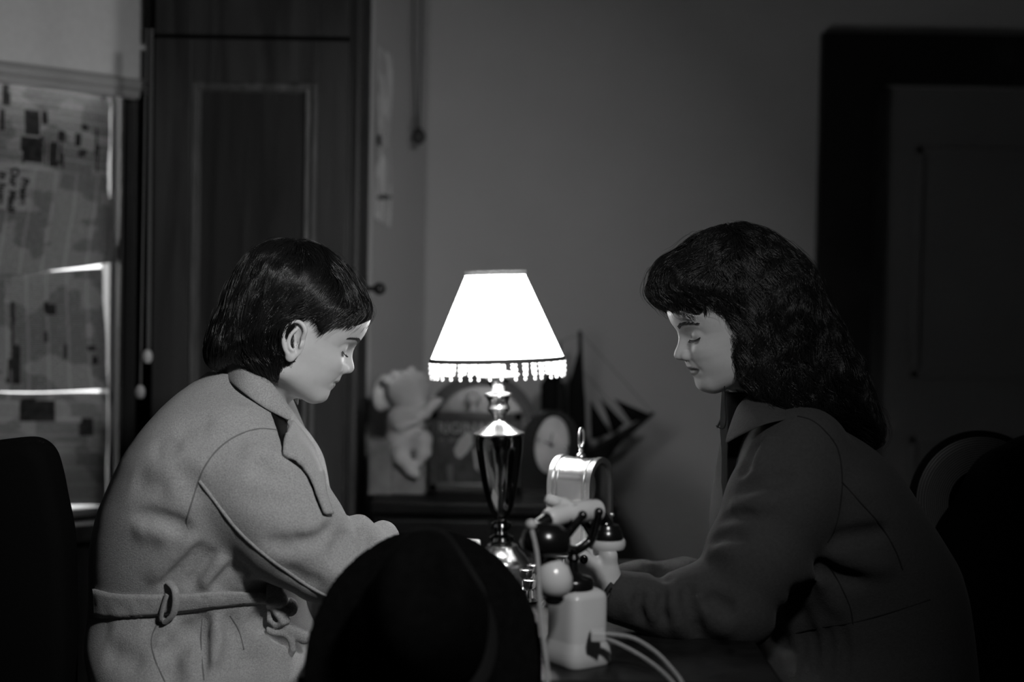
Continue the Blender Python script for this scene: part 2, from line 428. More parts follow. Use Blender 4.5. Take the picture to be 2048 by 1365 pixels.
# ------------------------------------------------------------------ newspapers on the window
def news_material(name, v, tv, seed, ang=0.0, dens=1.0):
    m = bpy.data.materials.new(name); m.use_nodes = True; nt = m.node_tree; N = nt.nodes; Lk = nt.links
    b = N['Principled BSDF']; b.inputs['Roughness'].default_value = 0.9; b.inputs['Specular IOR Level'].default_value = 0.1
    uv = N.new('ShaderNodeUVMap'); mp = N.new('ShaderNodeMapping'); Lk.new(uv.outputs[0], mp.inputs[0])
    mp.inputs['Location'].default_value = (seed * 3.7, seed * 1.3, 0); mp.inputs['Rotation'].default_value = (0, 0, ang)
    sx = N.new('ShaderNodeSeparateXYZ'); Lk.new(mp.outputs[0], sx.inputs[0])
    def math_(op, a, b_=None, c=None):
        n = N.new('ShaderNodeMath'); n.operation = op
        for i, q in enumerate((a, b_, c)):
            if q is None: continue
            if isinstance(q, (int, float)): n.inputs[i].default_value = q
            else: Lk.new(q, n.inputs[i])
        return n.outputs[0]
    cb = N.new('ShaderNodeCombineXYZ')           # text rows: fine along the row, one value per row
    Lk.new(math_('MULTIPLY', sx.outputs[0], 150.0), cb.inputs[0]); Lk.new(math_('FLOOR', math_('MULTIPLY', sx.outputs[1], 160.0)), cb.inputs[1])
    nz = N.new('ShaderNodeTexNoise'); nz.inputs['Scale'].default_value = 1.0; Lk.new(cb.outputs[0], nz.inputs[0])
    rows = math_('GREATER_THAN', math_('FRACT', math_('MULTIPLY', sx.outputs[1], 160.0)), 0.45)
    words = math_('GREATER_THAN', nz.outputs[0], 0.42)
    gut = math_('LESS_THAN', math_('FRACT', math_('MULTIPLY', sx.outputs[0], 19.0)), 0.88)
    txt = math_('MULTIPLY', math_('MULTIPLY', rows, words), gut)
    bk = N.new('ShaderNodeTexVoronoi'); bk.distance = 'CHEBYCHEV'; bk.inputs['Scale'].default_value = 14.0; Lk.new(mp.outputs[0], bk.inputs[0])
    blk = N.new('ShaderNodeSeparateColor'); Lk.new(bk.outputs['Color'], blk.inputs[0])
    tint = math_('MULTIPLY', math_('GREATER_THAN', blk.outputs[0], 0.55), 0.26)
    dark = math_('MINIMUM', math_('ADD', math_('MULTIPLY', txt, 0.55 * dens), tint), 0.9)
    col = math_('MULTIPLY_ADD', dark, -v, v)
    cc = N.new('ShaderNodeCombineColor'); [Lk.new(col, cc.inputs[i]) for i in range(3)]
    Lk.new(cc.outputs[0], b.inputs['Base Color'])
    t = N.new('ShaderNodeBsdfTranslucent'); col2 = math_('MULTIPLY_ADD', dark, -tv, tv)
    c2 = N.new('ShaderNodeCombineColor'); [Lk.new(col2, c2.inputs[i]) for i in range(3)]; Lk.new(c2.outputs[0], t.inputs[0])
    a = N.new('ShaderNodeAddShader'); Lk.new(b.outputs[0], a.inputs[0]); Lk.new(t.outputs[0], a.inputs[1])
    Lk.new(a.outputs[0], N['Material Output'].inputs[0])
    return m
M_INK = mat('newspaper_photo_ink', 0.02, 0.9, noise=0.8, nscale=60)
def sheet(name, corners, mtl, label, off, photos=(), nx=44, ny=44, hitf=None, seed=0, group=None, wav=0.003):
    hitf = hitf or (lambda px, py, o: bay(*((lambda q: (q[0], o, q[1]))(bayhit(px, py, o)))))
    n = NB if hitf.__name__ == '<lambda>' else CN
    TL, TR, BR, BL = corners; vs = []; uvs = []; pix = []
    for j in range(ny + 1):
        for i in range(nx + 1):
            s, t = i / nx, j / ny
            e = 1.5 * math.sin(s * 9 + seed) * (t * (1 - t)) * 2 + 1.2 * math.sin(t * 11 + seed * 2) * s
            px = (TL[0]*(1-s) + TR[0]*s)*(1-t) + (BL[0]*(1-s) + BR[0]*s)*t + e
            py = (TL[1]*(1-s) + TR[1]*s)*(1-t) + (BL[1]*(1-s) + BR[1]*s)*t + 1.5 * math.sin(s * 7 + seed) 
            p = hitf(px, py, off)
            p = p + n * (wav * (0.5 + 0.5 * math.sin(s * 8 + seed) * math.cos(t * 6 - seed)))
            vs.append(p); uvs.append((s * 0.36, (1 - t) * 0.36)); pix.append((px, py))
    fs = []; mi = []
    for j in range(ny):
        for i in range(nx):
            a = j * (nx + 1) + i; fs.append((a, a + nx + 1, a + nx + 2, a + 1))
            cx, cy = pix[a][0] + 3, pix[a][1] + 3
            mi.append(1 if any(x0 <= cx <= x1 and y0 <= cy <= y1 for x0, y0, x1, y1 in photos) else 0)
    me = bpy.data.meshes.new(name); me.from_pydata([tuple(v) for v in vs], [], fs)
    uvl = me.uv_layers.new(name='UVMap')
    for lp in me.loops: uvl.data[lp.index].uv = uvs[lp.vertex_index]
    me.polygons.foreach_set('material_index', mi)
    o = link(name, me); me.materials.append(mtl); me.materials.append(M_INK)
    tag(o, label, 'newspaper', group); return o
sheet('newspaper_sheet', ((-70, 145), (222, 186), (216, 366), (-70, 330)), news_material('news_a', 0.34, 0.004, 1, PI/2), 
      'newspaper sheet with dark photo blocks taped to the window just under the blind', 0.006,
      photos=((4, 168, 20, 212), (0, 218, 8, 262), (50, 222, 78, 272), (82, 226, 96, 250), (43, 275, 86, 326), (90, 284, 96, 332), (100, 286, 117, 334), (121, 288, 126, 338), (119, 262, 131, 284), (150, 268, 162, 292), (162, 250, 174, 262), (156, 300, 174, 314), (192, 258, 198, 344), (202, 186, 212, 200)), seed=1, nx=70)
sheet('newspaper_sheet', ((-70, 326), (214, 353), (236, 522), (-70, 568)), news_material('news_b', 0.36, 0.004, 2, 0.15), 
      'tilted newspaper sheet taped in the middle of the window, its corner over the frame', 0.012, photos=(), seed=2)
hl = sheet('newspaper_clipping', ((-70, 325), (68, 345), (52, 424), (-70, 408)), mat('newsprint_blank', 0.36, 0.9), 
      'newspaper clipping with a bold sideways headline on the window', 0.020, seed=3, nx=12, ny=12, wav=0.001)
sheet('newspaper_sheet', ((-70, 546), (203, 538), (216, 780), (-70, 786)), news_material('news_c', 0.36, 0.004, 3, 0.0), 
      'upright newspaper sheet on the window with two small dark pictures', 0.007,
      photos=((22, 605, 29, 690), (26, 690, 40, 768), (14, 718, 22, 768), (88, 606, 111, 628), (88, 662, 96, 684), (128, 690, 134, 720), (178, 690, 194, 702), (184, 716, 198, 728)), seed=4, nx=70)
sheet('newspaper_sheet', ((-70, 784), (215, 787), (210, 1012), (-70, 1012)), news_material('news_d', 0.36, 0.005, 4, PI/2, 0.8), 
      'lowest newspaper sheet on the window, partly behind the black chair', 0.007, photos=((160, 838, 186, 874), (40, 800, 112, 844)), seed=5, nx=60)
p0 = bay(*((lambda q: (q[0], 0.0245, q[1]))(bayhit(26, 380, 0.0245))))
Mt = Matrix.Translation(p0) @ (RB @ Matrix.Rotation(PI/2, 3, 'X')).to_4x4() @ Matrix.Rotation(-PI/2 - 0.09, 4, 'Z')
text_obj('headline', 'Praise\nOur Madi\nin huge', 0.024, Mt, mat('headline_ink', 0.01, 0.8), hl)

# ------------------------------------------------------------------ roller blind
bl = empty('roller_blind', bay(0.05, 0.05, 1.7), 'pale roller blind half lowered over the papered window', 'blind')
s1, zb1 = bayhit(300, 163, 0.06); s0, zb0 = bayhit(-90, 118, 0.06)
zb = (zb0 + zb1) / 2
fab = MB(); baybox(fab, -1.1, s1, 0.058, 0.061, zb, 2.45)
fab.build('blind_fabric', mat('blind_cloth', 0.85, 0.8, noise=0.04, nscale=60), bl, smooth=False)
def bline(px, py, off): 
    s, z = bayhit(px, py, off); return s, z
sr, zr = bayhit(297, 172, 0.07); _, zl = bayhit(0, 137, 0.07)
bar = MB(); k = (zr - zl) / (sr - 0); 
zz = (zl + zr) / 2
bar.tube([bay(-1.1, 0.066, zz), bay(sr, 0.066, zz)], 0.015, 16)
bar.build('bottom_bar', mat('blind_bar', 0.5, 0.35), bl)
_, z2 = bayhit(150, 173, 0.07)
b2 = MB(); b2.tube([bay(-1.1, 0.062, z2), bay(sr - 0.022, 0.062, z2)], 0.011, 16); b2.build('lower_lip', MATS['blind_bar'], bl)
ec = MB(); ec.tube([bay(sr, 0.066, zz), bay(sr + 0.004, 0.066, zz)], 0.0155, 16); ec.tube([bay(sr - 0.012, 0.079, zz + 0.004), bay(sr - 0.004, 0.079, zz + 0.004)], 0.004, 8)
ec.build('end_cap', mat('blind_cap', 0.2, 0.4), bl)
ch = MB()
def beads(mb, px0, py0, px1, py1, d, r=0.0028, step=0.008):
    a = P(px0, py0, d); b = P(px1, py1, d); n = int((b - a).length / step)
    for i in range(n): mb.sphere(a.lerp(b, i / n), r, seg=6, rings=4)
    mb.tube([a, b], 0.0008, 5)
for i, (x0, y0, x1, y1) in enumerate(((293, 60, 281, 778), (301, 60, 295, 706), (305, 60, 299, 700))):
    c = MB(); beads(c, x0, y0, x1, y1, 2.86); c.build('bead_chain', mat('bead_plastic', 0.13, 0.4), bl)
for (x, y) in ((295, 713), (280, 784)):
    c = MB(); c.lathe([(0.001, 0.014), (0.006, 0.012), (0.010, 0.004), (0.010, -0.006), (0.006, -0.013), (0.001, -0.014)], P(x, y, 2.86), 16)
    c.build('cord_pull', mat('cord_pull_plastic', 0.45, 0.4), bl)

# ------------------------------------------------------------------ panelled wooden cupboard
WD = 3.02; M_WOOD = wood('cupboard_wood', 0.036, 0.42, 2.5)
def wx(px, py=500): return P(px, py, WD).x
def wz(py, px=500): return P(px, py, WD).z
X0, X1 = wx(306), wx(717); WT = 2.35
wr = empty('panelled_cupboard', ((X0 + X1) / 2, WD + 0.14, 0), 'tall dark wooden cupboard with a panelled door behind the woman in the wool coat', 'cupboard')
c = MB().bx((X0, WD + 0.03, 0), (X1, WD + 0.20, WT)); c.build('carcass', BLACKW, wr, smooth=False)
edge = MB().bx((X1 - 0.016, WD - 0.004, 0), (X1, WD + 0.03, WT), 0.004).bx((X1 - 0.026, WD + 0.004, 0), (X1 - 0.018, WD + 0.03, WT), 0.003)
edge.build('edge_moulding', M_WOOD, wr)
def panel_door(z0, z1, za, zb_, name='door'):
    d = MB(); xa, xb = wx(379), wx(632)
    d.bx((X0, WD, z0), (xa, WD + 0.03, z1), 0.002).bx((xb, WD, z0), (X1 - 0.026, WD + 0.03, z1), 0.002)
    d.bx((xa, WD, zb_), (xb, WD + 0.03, z1), 0.002).bx((xa, WD, z0), (xb, WD + 0.03, za), 0.002)
    o = d.build(name, M_WOOD, wr, smooth=False)
    m = MB(); xi, xj = wx(397), wx(603); hz = (zb_ - 0.024)
    prof = ((0, 0.0), (0.006, -0.007), (0.012, 0.003), (0.018, -0.001), (0.022, 0.014))
    def ring(t, y):   # mitred moulding ring
        fx = t / 0.022
        return [Vector((xa + (xi - xa) * fx, WD + y, za + t)), Vector((xb - (xb - xj) * fx, WD + y, za + t)), Vector((xb - (xb - xj) * fx, WD + y, zb_ - t)), Vector((xa + (xi - xa) * fx, WD + y, zb_ - t))]
    rs = [ring(t, y) for t, y in prof]
    for a, b in zip(rs, rs[1:]):
        for i in range(4): m.add([a[i], a[(i+1) % 4], b[(i+1) % 4], b[i]], [(0, 1, 2, 3)])
    m.build('panel_moulding', mat('moulding_wood', 0.10, 0.20, spec=0.9, noise=0.5, nscale=9, stretch=(6, 6, 1), bump=0.1), o, smooth=False)
    p = MB().bx((xa, WD + 0.014, za), (xb, WD + 0.028, zb_)); p.build('door_panel', wood('panel_wood', 0.03, 0.38, 2.0), o, smooth=False)
    return o
zs = wz(76)
panel_door(0.98 - 0.25, zs - 0.003, 0.98 - 0.15, wz(163))
panel_door(0.08, 0.98 - 0.256, 0.2, 0.64)
panel_door(zs + 0.006, WT, zs + 0.09, WT - 0.1, 'upper_door')
kn = MB(); kc = P(757, 578, 3.10)
kn.tube([Vector((X1 + 0.001, WD + 0.10, kc.z)), Vector((kc.x, WD + 0.10, kc.z))], 0.006, 10)
kn.sphere(Vector((kc.x, WD + 0.10, kc.z)), 0.014)
kn.build('side_knob', mat('dark_knob', 0.02, 0.25), wr)

# ------------------------------------------------------------------ newspaper strip and cord by the return wall
CD = (C0 - C1).normalized(); CN = Vector((CD.y, -CD.x, 0))
def chit(px, py, off): return PPL(px, py, C1 + CN * off, CN)
sheet('newspaper_strip', ((752, 88), (782, 112), (779, 455), (748, 435)), news_material('news_e', 0.95, 0.0, 6, 0.0, 0.7),
      'narrow newspaper hung on the wall right behind the cupboard', 0.006, photos=((752, 390, 790, 398), (756, 270, 764, 290)), hitf=chit, seed=6, nx=10, ny=60, wav=0.004)
pc = empty('hanging_cord', P(838, 270, 3.45), 'dark cord with a round pull hanging on the wall right of the cupboard', 'cord')
q = MB().tube([P(846, -160, 3.45), P(842, 100, 3.45), P(838, 265, 3.45)], 0.0022, 8); q.build('cord', mat('cord_dark', 0.03, 0.8), pc)
q = MB().tube([P(828, -160, 3.46), P(826, 100, 3.46), P(834, 262, 3.46)], 0.0016, 8); q.build('cord', MATS['cord_dark'], pc)
q = MB().lathe([(0.001, 0.022), (0.008, 0.018), (0.017, 0.004), (0.018, -0.006), (0.010, -0.018), (0.001, -0.022)], P(837, 272, 3.45), 18); q.build('cord_pull', mat('cord_pull_dark', 0.04, 0.5), pc)

# ------------------------------------------------------------------ sideboard
SBZ = P(850, 1006, 3.0).z; SX0, SX1 = -0.295, P(1236, 1000, 3.0).x
sb = empty('sideboard', ((SX0 + SX1) / 2, 3.14, 0), 'low black sideboard against the wall behind the table lamp', 'sideboard')
MB().bx((SX0, 3.0, SBZ - 0.025), (SX1, 3.41, SBZ), 0.004).build('sideboard_top', BLACKW, sb, smooth=False)
MB().bx((SX0 + 0.01, 3.02, 0.06), (SX1 - 0.01, 3.40, SBZ - 0.025)).build('carcass', BLACKW, sb, smooth=False)
for i in range(2):
    xa = SX0 + 0.02 + i * (SX1 - SX0 - 0.03) / 2; xb = xa + (SX1 - SX0 - 0.05) / 2 - 0.005
    d = MB().bx((xa, 3.005, 0.08), (xb, 3.02, SBZ - 0.04), 0.003).build('door', BLACKW, sb, smooth=False)
    MB().sphere((xb - 0.03 if i == 0 else xa + 0.03, 2.998, 0.45), 0.009).build('knob', mat('old_brass', 0.25, 0.35, 1.0), d)
MB().bx((SX0 + 0.02, 3.04, 0), (SX1 - 0.02, 3.3, 0.06)).build('plinth', BLACKW, sb, smooth=False)

# round mirror behind
mc = P(962, 862, 3.28); rm = 116 * 3.28 / F_PX
mr = empty('round_mirror', (mc.x, mc.y, SBZ), 'round framed mirror standing on the sideboard behind the lamp', 'mirror')
R90 = Matrix.Rotation(PI/2 - 0.05, 3, 'X')
MB().lathe([(rm - 0.030, 0.0), (rm - 0.03, 0.006), (rm - 0.022, 0.012), (rm - 0.014, 0.008), (rm - 0.008, 0.014), (rm, 0.008), (rm, -0.004), (rm - 0.03, -0.004), (rm - 0.030, 0.0)], mc, 56, R90).build('mirror_frame', mat('mirror_frame_grey', 0.14, 0.4, noise=0.3), mr)
MB().lathe([(0.0001, 0.002), (rm - 0.026, 0.002), (rm - 0.026, -0.003), (0.0001, -0.003)], mc, 48, R90).build('mirror_glass', mat('mirror_glass', 0.16, 0.3, 1.0), mr)
MB().bx((mc.x - 0.04, mc.y - 0.02, SBZ), (mc.x + 0.04, mc.y + 0.03, mc.z - rm + 0.008), 0.004).build('stand', BLACKW, mr, smooth=False)

# framed poster
fa, fb = P(860, 822, 3.17), P(1042, 1000, 3.17)
pf = empty('framed_picture', ((fa.x + fb.x) / 2, 3.17, SBZ), 'framed picture with a lettered heading standing on the sideboard left of the lamp stem', 'picture')
zt, zbm = fa.z, SBZ + 0.001
fr = MB().bx((fa.x, 3.16, zbm), (fa.x + 0.02, 3.18, zt), 0.003).bx((fb.x - 0.02, 3.16, zbm), (fb.x, 3.18, zt), 0.003).bx((fa.x, 3.16, zt - 0.02), (fb.x, 3.18, zt), 0.003).bx((fa.x, 3.16, zbm), (fb.x, 3.18, zbm + 0.02), 0.003)
fr.build('picture_frame', mat('frame_dark_grey', 0.06, 0.3), pf, smooth=False)
MB().bx((fa.x + 0.018, 3.166, zbm + 0.018), (fb.x - 0.018, 3.176, zt - 0.018)).build('picture_print', mat('print_dark', 0.05, 0.5, noise=0.8, nscale=30), pf, smooth=False)
text_obj('heading', 'ORIGINAL', 0.034, Matrix.Translation(P(918, 858, 3.1655)) @ Matrix.Rotation(PI/2, 4, 'X'), mat('heading_ink', 0.30, 0.6), pf)
text_obj('subheading', 'the  show', 0.018, Matrix.Translation(P(900, 880, 3.1655)) @ Matrix.Rotation(PI/2, 4, 'X'), mat('subheading_ink', 0.18, 0.6), pf)
g = MB(); pr = [P(x, y, 3.1645) for x, y in ((908, 900), (918, 880), (934, 864), (944, 868), (946, 888), (934, 906), (921, 918), (912, 914))]; g.prism(pr, (0, 0.001, 0))
g.prism([P(x, y, 3.1645) for x, y in ((946, 895), (952, 902), (958, 945), (950, 935))], (0, 0.001, 0))
g.build('pale_figure', mat('print_pale', 0.55, 0.6), pf, smooth=False)
g = MB().prism([P(x, y, 3.1645) for x, y in ((894, 930), (906, 930), (906, 966), (896, 962))], (0, 0.001, 0)); g.build('grey_figure', mat('print_grey', 0.14, 0.6), pf, smooth=False)
# white blob standing in for a pale reflection in the round mirror
MB().sphere(P(946, 797, 3.20), (0.016, 0.014, 0.016)).lathe([(0.012, -0.03), (0.006, -0.02), (0.008, -0.008)], P(946, 799, 3.20), 14).build('reflection_blob', mat('reflection_pale', 0.5, 0.5))
tag(bpy.data.objects['reflection_blob'], 'tiny pale round blob standing in for a reflection above the framed picture', 'reflection')

# black mantel clock with an oval dial
oc = P(1104, 892, 3.10); mk = empty('mantel_clock', (oc.x, oc.y, SBZ), 'black mantel clock with a pale oval dial on the sideboard right of the lamp', 'clock')
body = MB(); pts = [P(x, y, 3.115) for x, y in ((1046, 1003), (1040, 930), (1050, 860), (1072, 834), (1104, 824), (1136, 834), (1158, 868), (1172, 930), (1176, 1003))]
body.prism([Vector((p.x, p.y, max(p.z, SBZ + 0.0005))) for p in catmull(pts, 4)], (0, 0.07, 0)); body.build('clock_case', mat('black_lacquer', 0.006, 0.25), mk, smooth=False)
RO = (Matrix.Rotation(math.radians(6), 3, 'Y') @ Matrix.Rotation(PI/2, 3, 'X'))
dl = MB(); dl.lathe([(0.0001, 0.004), (0.034, 0.004), (0.0375, 0.0), (0.0375, -0.003)], Vector((oc.x, 3.112, oc.z)), 44, RO, sy=1.68); dl.build('dial', mat('dial_pale', 0.42, 0.5, noise=0.2, nscale=30), mk)
dh = MB(); dh.box(Vector((oc.x - 0.002, 3.1065, oc.z + 0.012)), (0.0022, 0.0015, 0.03), Matrix.Rotation(0.2, 3, 'Y')); dh.box(Vector((oc.x - 0.008, 3.1065, oc.z + 0.004)), (0.02, 0.0015, 0.0028), Matrix.Rotation(0.4, 3, 'Y')); dh.sphere((oc.x, 3.1065, oc.z), 0.004)
dh.build('clock_hands', mat('hand_black', 0.02, 0.4), mk)
for (x, y) in ((1077, 881), (1135, 896)): MB().sphere(P(x, y, 3.105), 0.0045).build('case_stud', mat('stud_brass', 0.8, 0.1, 1.0), mk)

# model ship
SD = 3.36; M_SAIL = mat('dark_sail', 0.006, 0.8, spec=0.1); M_HULL = mat('ship_hull', 0.008, 0.5, spec=0.2)
sh = empty('model_ship', (P(1180, 1000, SD).x, SD, SBZ), 'dark model sailing ship with tall sails on the sideboard behind the mantel clock', 'model ship')
def sail(pts, bulge=0.012, name='sail'):
    m = MB(); c = [P(x, y, SD) for x, y in pts]; n = len(c); ctr = sum(c, Vector()) / n
    v = []; 
    for k in range(4):
        t = k / 3
        for p in c: v.append(p.lerp(ctr, t * 0.98) + Vector((0, -bulge * (1 - (1 - t) ** 2), 0)))
    f = []
    for k in range(3):
        for i in range(n): f.append((k*n + i, k*n + (i+1) % n, (k+1)*n + (i+1) % n, (k+1)*n + i))
    f.append(tuple(3*n + i for i in range(n)))
    me = m.add(v, f).mesh(name); o = link(name, me, M_SAIL, sh)
    md = o.modifiers.new('solid', 'SOLIDIFY'); md.thickness = 0.0015
    return o
sail([(1160, 690), (1170, 800), (1174, 900), (1134, 900), (1138, 770)])
sail([(1116, 745), (1117, 900), (1082, 880), (1082, 770), (1100, 740)])
sail([(1122, 765), (1130, 768), (1130, 895), (1121, 895)])
sail([(1180, 800), (1222, 868), (1182, 880)])
sail([(1200, 795), (1250, 848), (1226, 866)])
sail([(1228, 798), (1302, 830), (1262, 846)])
ms = MB().tube([P(1160, 662, SD), P(1163, 780, SD), P(1168, 905, SD)], [0.0045, 0.007, 0.008], 10); ms.build('mast', M_HULL, sh)
ms = MB().tube([P(1121, 682, SD), P(1120, 780, SD), P(1118, 905, SD)], [0.0015, 0.006, 0.007], 10); ms.build('mast', M_HULL, sh)
ms = MB().tube([P(1308, 826, SD), P(1262, 860, SD), P(1200, 900, SD)], [0.004, 0.010, 0.014], 10); ms.build('bowsprit', M_HULL, sh)
hu = MB(); hp = [P(x, y, SD) for x, y in ((1235, 872), (1240, 885), (1218, 915), (1200, 940), (1080, 945), (1062, 905), (1070, 888), (1130, 900), (1190, 895))]
hv = []; n = len(hp)
for dy, sc in ((-0.03, 0.86), (-0.022, 1.0), (0.022, 1.0), (0.03, 0.86)):
    ctr = sum(hp, Vector()) / n; hv += [ctr + (p - ctr) * sc + Vector((0, dy, 0)) for p in hp]
hu.add(hv, [tuple(range(n))] + [(k*n + i, k*n + (i+1) % n, (k+1)*n + (i+1) % n, (k+1)*n + i) for k in range(3) for i in range(n)] + [tuple(3*n + i for i in range(n))]); hu.build('hull', M_HULL, sh)
for x in (1100, 1180): a = P(x, 930, SD); MB().bx((a.x - 0.008, SD - 0.03, SBZ + 0.0005), (a.x + 0.008, SD + 0.03, a.z)).build('cradle', M_HULL, sh, smooth=False)
for a, b in (((1160, 665), (1306, 828)), ((1121, 684), (1160, 668)), ((1121, 684), (1070, 890)), ((1163, 740), (1262, 852))):
    MB().tube([P(*a, SD), P(*b, SD)], 0.0006, 5).build('rigging_line', M_HULL, sh)

# plaster cherub on the sideboard
CHD = 3.14; chb = empty('cherub_statue', (P(805, 1000, CHD).x, CHD, SBZ), 'pale winged cherub statue sitting at the end of the sideboard beside the cupboard', 'statue')
Fc_ = Field((P(722, 900, CHD).x, 3.03, SBZ - 0.01), (P(900, 900, CHD).x, 3.25, P(800, 722, CHD).z), 0.0035)
def c_(x, y, o=0.0): return P(x, y, CHD + o)
R_ = lambda a: Matrix.Rotation(math.radians(a), 3, 'Y')
Fc_.u(ell(c_(815, 780), (0.049, 0.045, 0.046))); Fc_.u(ell(c_(832, 798, -0.01), (0.020, 0.026, 0.026)), 0.012)
for k in range(26):
    a = k * 2.4; rr = 0.034 + 0.004 * (k % 3); Fc_.u(ell(c_(814 + math.cos(a) * (18 + k), 768 + math.sin(a) * (6 + k * 0.9), -0.03 + 0.05 * ((k * 7) % 5) / 5), (0.011,) * 3), 0.004)
Fc_.u(cap(c_(806, 838), c_(806, 875), 0.030, 0.036), 0.008); Fc_.u(ell(c_(812, 845, -0.01), (0.042, 0.034, 0.030)), 0.015)
Fc_.chain([c_(822, 832, -0.02), c_(848, 826, -0.03), c_(868, 806, -0.03), c_(880, 802, -0.03)], [0.018, 0.015, 0.012, 0.008], 0.008)
Fc_.chain([c_(790, 835, -0.02), c_(800, 850, -0.04), c_(832, 842, -0.045)], [0.017, 0.014, 0.011], 0.008)
Fc_.u(ell(c_(806, 885), (0.040, 0.038, 0.032)), 0.015)
Fc_.chain([c_(810, 885, -0.02), c_(846, 880, -0.04), c_(848, 905, -0.04), c_(838, 925, -0.04)], [0.024, 0.019, 0.015, 0.010], 0.01)
Fc_.chain([c_(795, 890, -0.02), c_(802, 915, -0.045), c_(822, 940, -0.045), c_(832, 950, -0.05)], [0.022, 0.017, 0.013, 0.009], 0.01)
M_PL = mat('pale_plaster', 0.80, 0.8, noise=0.08, nscale=30, spec=0.2)
link('figure', Fc_.mesh('cherub', smooth_it=2), M_PL, chb)
Fw = Field((P(722, 900, CHD).x, 3.10, P(800, 860, CHD).z), (P(800, 900, CHD).x, 3.22, P(800, 730, CHD).z), 0.0035)
Fw.u(ell(c_(765, 786, 0.02), (0.022, 0.012, 0.042), R_(8))); Fw.u(cap(c_(770, 800, 0.02), c_(795, 812, 0.015), 0.014, 0.012), 0.015)
for k in range(5): Fw.groove([c_(754 + k * 6, 770, 0.005), c_(752 + k * 7, 812, 0.005)], 0.0035, 0.004)
link('wing', Fw.mesh('wing'), M_PL, chb)
pdm = MB(); pa_ = c_(741, 878); pb2 = c_(788, 1003)
pdm.bx((pa_.x, 3.10, SBZ), (pb2.x, 3.19, pa_.z), 0.004); pdm.bx((pb2.x - 0.004, 3.11, SBZ), (c_(852, 940).x, 3.18, c_(800, 905).z), 0.006)
pdm.build('pedestal', mat('plaster_pedestal', 0.32, 0.85, noise=0.5, nscale=14), chb, smooth=False)
# ------------------------------------------------------------------ table
TZ = 0.73; TX0, TX1, TY0, TY1 = -0.25, 0.335, 1.685, 2.495
M_TABLE = wood('table_wood', 0.010, 0.4)
tb = empty('table', ((TX0 + TX1) / 2, (TY0 + TY1) / 2, 0), 'dark wooden table between the two women', 'table')
MB().bx((TX0, TY0, TZ - 0.025), (TX1, TY1, TZ), 0.006).build('tabletop', M_TABLE, tb, smooth=False)
MB().bx((TX0 + 0.05, TY0 + 0.05, TZ - 0.09), (TX1 - 0.05, TY1 - 0.05, TZ - 0.025)).build('apron', M_TABLE, tb, smooth=False)
for x in (TX0 + 0.06, TX1 - 0.06):
    for y in (TY0 + 0.06, TY1 - 0.06):
        MB().lathe([(0.018, 0), (0.022, 0.04), (0.016, 0.08), (0.02, 0.4), (0.026, 0.55), (0.028, TZ - 0.09)], (x, y, 0), 16).build('leg', M_TABLE, tb)

# ------------------------------------------------------------------ table lamp
LD = 2.43; lb = PZ(1004, 1130, TZ); LD = lb.y; LS = LD / F_PX
M_BRASS = mat('polished_brass', 0.7, 0.24, 1.0); M_BRASS_D = mat('dark_gilt', 0.12, 0.12, 1.0)
lamp = empty('table_lamp', (lb.x, lb.y, TZ), 'lit brass table lamp with a white bead fringed shade at the centre of the table', 'lamp')
def zy(y): return CAM_Z + (ray(1000, y).z) * LD - TZ
def prof(lst): return [(max(r, 0.01) * LS, max(0.0, zy(y))) for r, y in lst]
RL = Matrix.Rotation(math.radians(-2.3), 3, 'Y')
stem = MB().lathe(prof([(0.01, 756), (20, 757), (24, 760), (22, 764), (14, 776), (16, 784), (27, 787), (28, 791), (24, 795), (20, 804), (22, 811), (24, 817), (20, 823), (14, 830), (13, 840), (17, 846), (28, 853), (40, 861), (51, 866), (51, 869), (46, 871)]), lb, 48, RL)
stem.build('neck', M_BRASS, lamp)
vase = MB().lathe(prof([(46, 871), (48, 880), (47, 900), (43, 930), (38, 960), (32, 990), (25, 1015), (18, 1030), (10, 1038), (12, 1042), (20, 1046), (22, 1052), (18, 1058), (12, 1062), (14, 1068), (24, 1074), (26, 1080), (20, 1086)]), lb, 48, RL)
vase.build('lamp_body', M_BRASS_D, lamp)
MB().lathe(prof([(20, 1086), (30, 1090), (34, 1098), (44, 1106), (50, 1114), (54, 1120), (56, 1128)]) + [(56 * LS, 0), (0.0001, 0)], lb, 48).build('lamp_base', M_BRASS, lamp)
M_SHADE = translucent('lampshade_silk', 0.75, 0.10, 0.9, emis=9.0)
shade = MB(); N = 64; zt_, zb_ = zy(550), zy(716)
def ringv(r, z): return [RL @ Vector((math.cos(2*PI*k/N) * r, math.sin(2*PI*k/N) * r, z)) + lb for k in range(N)]
rows = [ringv((60 + 73 * t + 0) * LS, zt_ + (zb_ - zt_) * t) for t in [i / 10 for i in range(11)]]
for a, b in zip(rows, rows[1:]):
    shade.add(a + b, [(k, N + k, N + (k+1) % N, (k+1) % N) for k in range(N)])
so = shade.build('lampshade', M_SHADE, lamp)
MB().lathe([(60*LS, zt_), (62.5*LS, zt_), (63*LS, zt_ + 9*LS), (60*LS, zt_ + 9*LS), (60*LS, zt_)], lb, 64, RL).build('top_trim', mat('trim_braid', 0.5, 0.7, bump=0.3, bscale=200), lamp)
MB().lathe([(132.5*LS, zb_ + 1.5*LS), (135*LS, zb_ + 1.5*LS), (136.5*LS, zb_ - 6*LS), (133.5*LS, zb_ - 6*LS), (132.5*LS, zb_ + 1.5*LS)], lb, 64, RL).build('bottom_trim', mat('trim_dark', 0.10, 0.7), lamp)
M_BEAD = translucent('crystal_bead', 0.95, 0.95, 0.08)
M_BEAD.node_tree.nodes['Principled BSDF'].inputs['Specular IOR Level'].default_value = 0.8
NS = 38
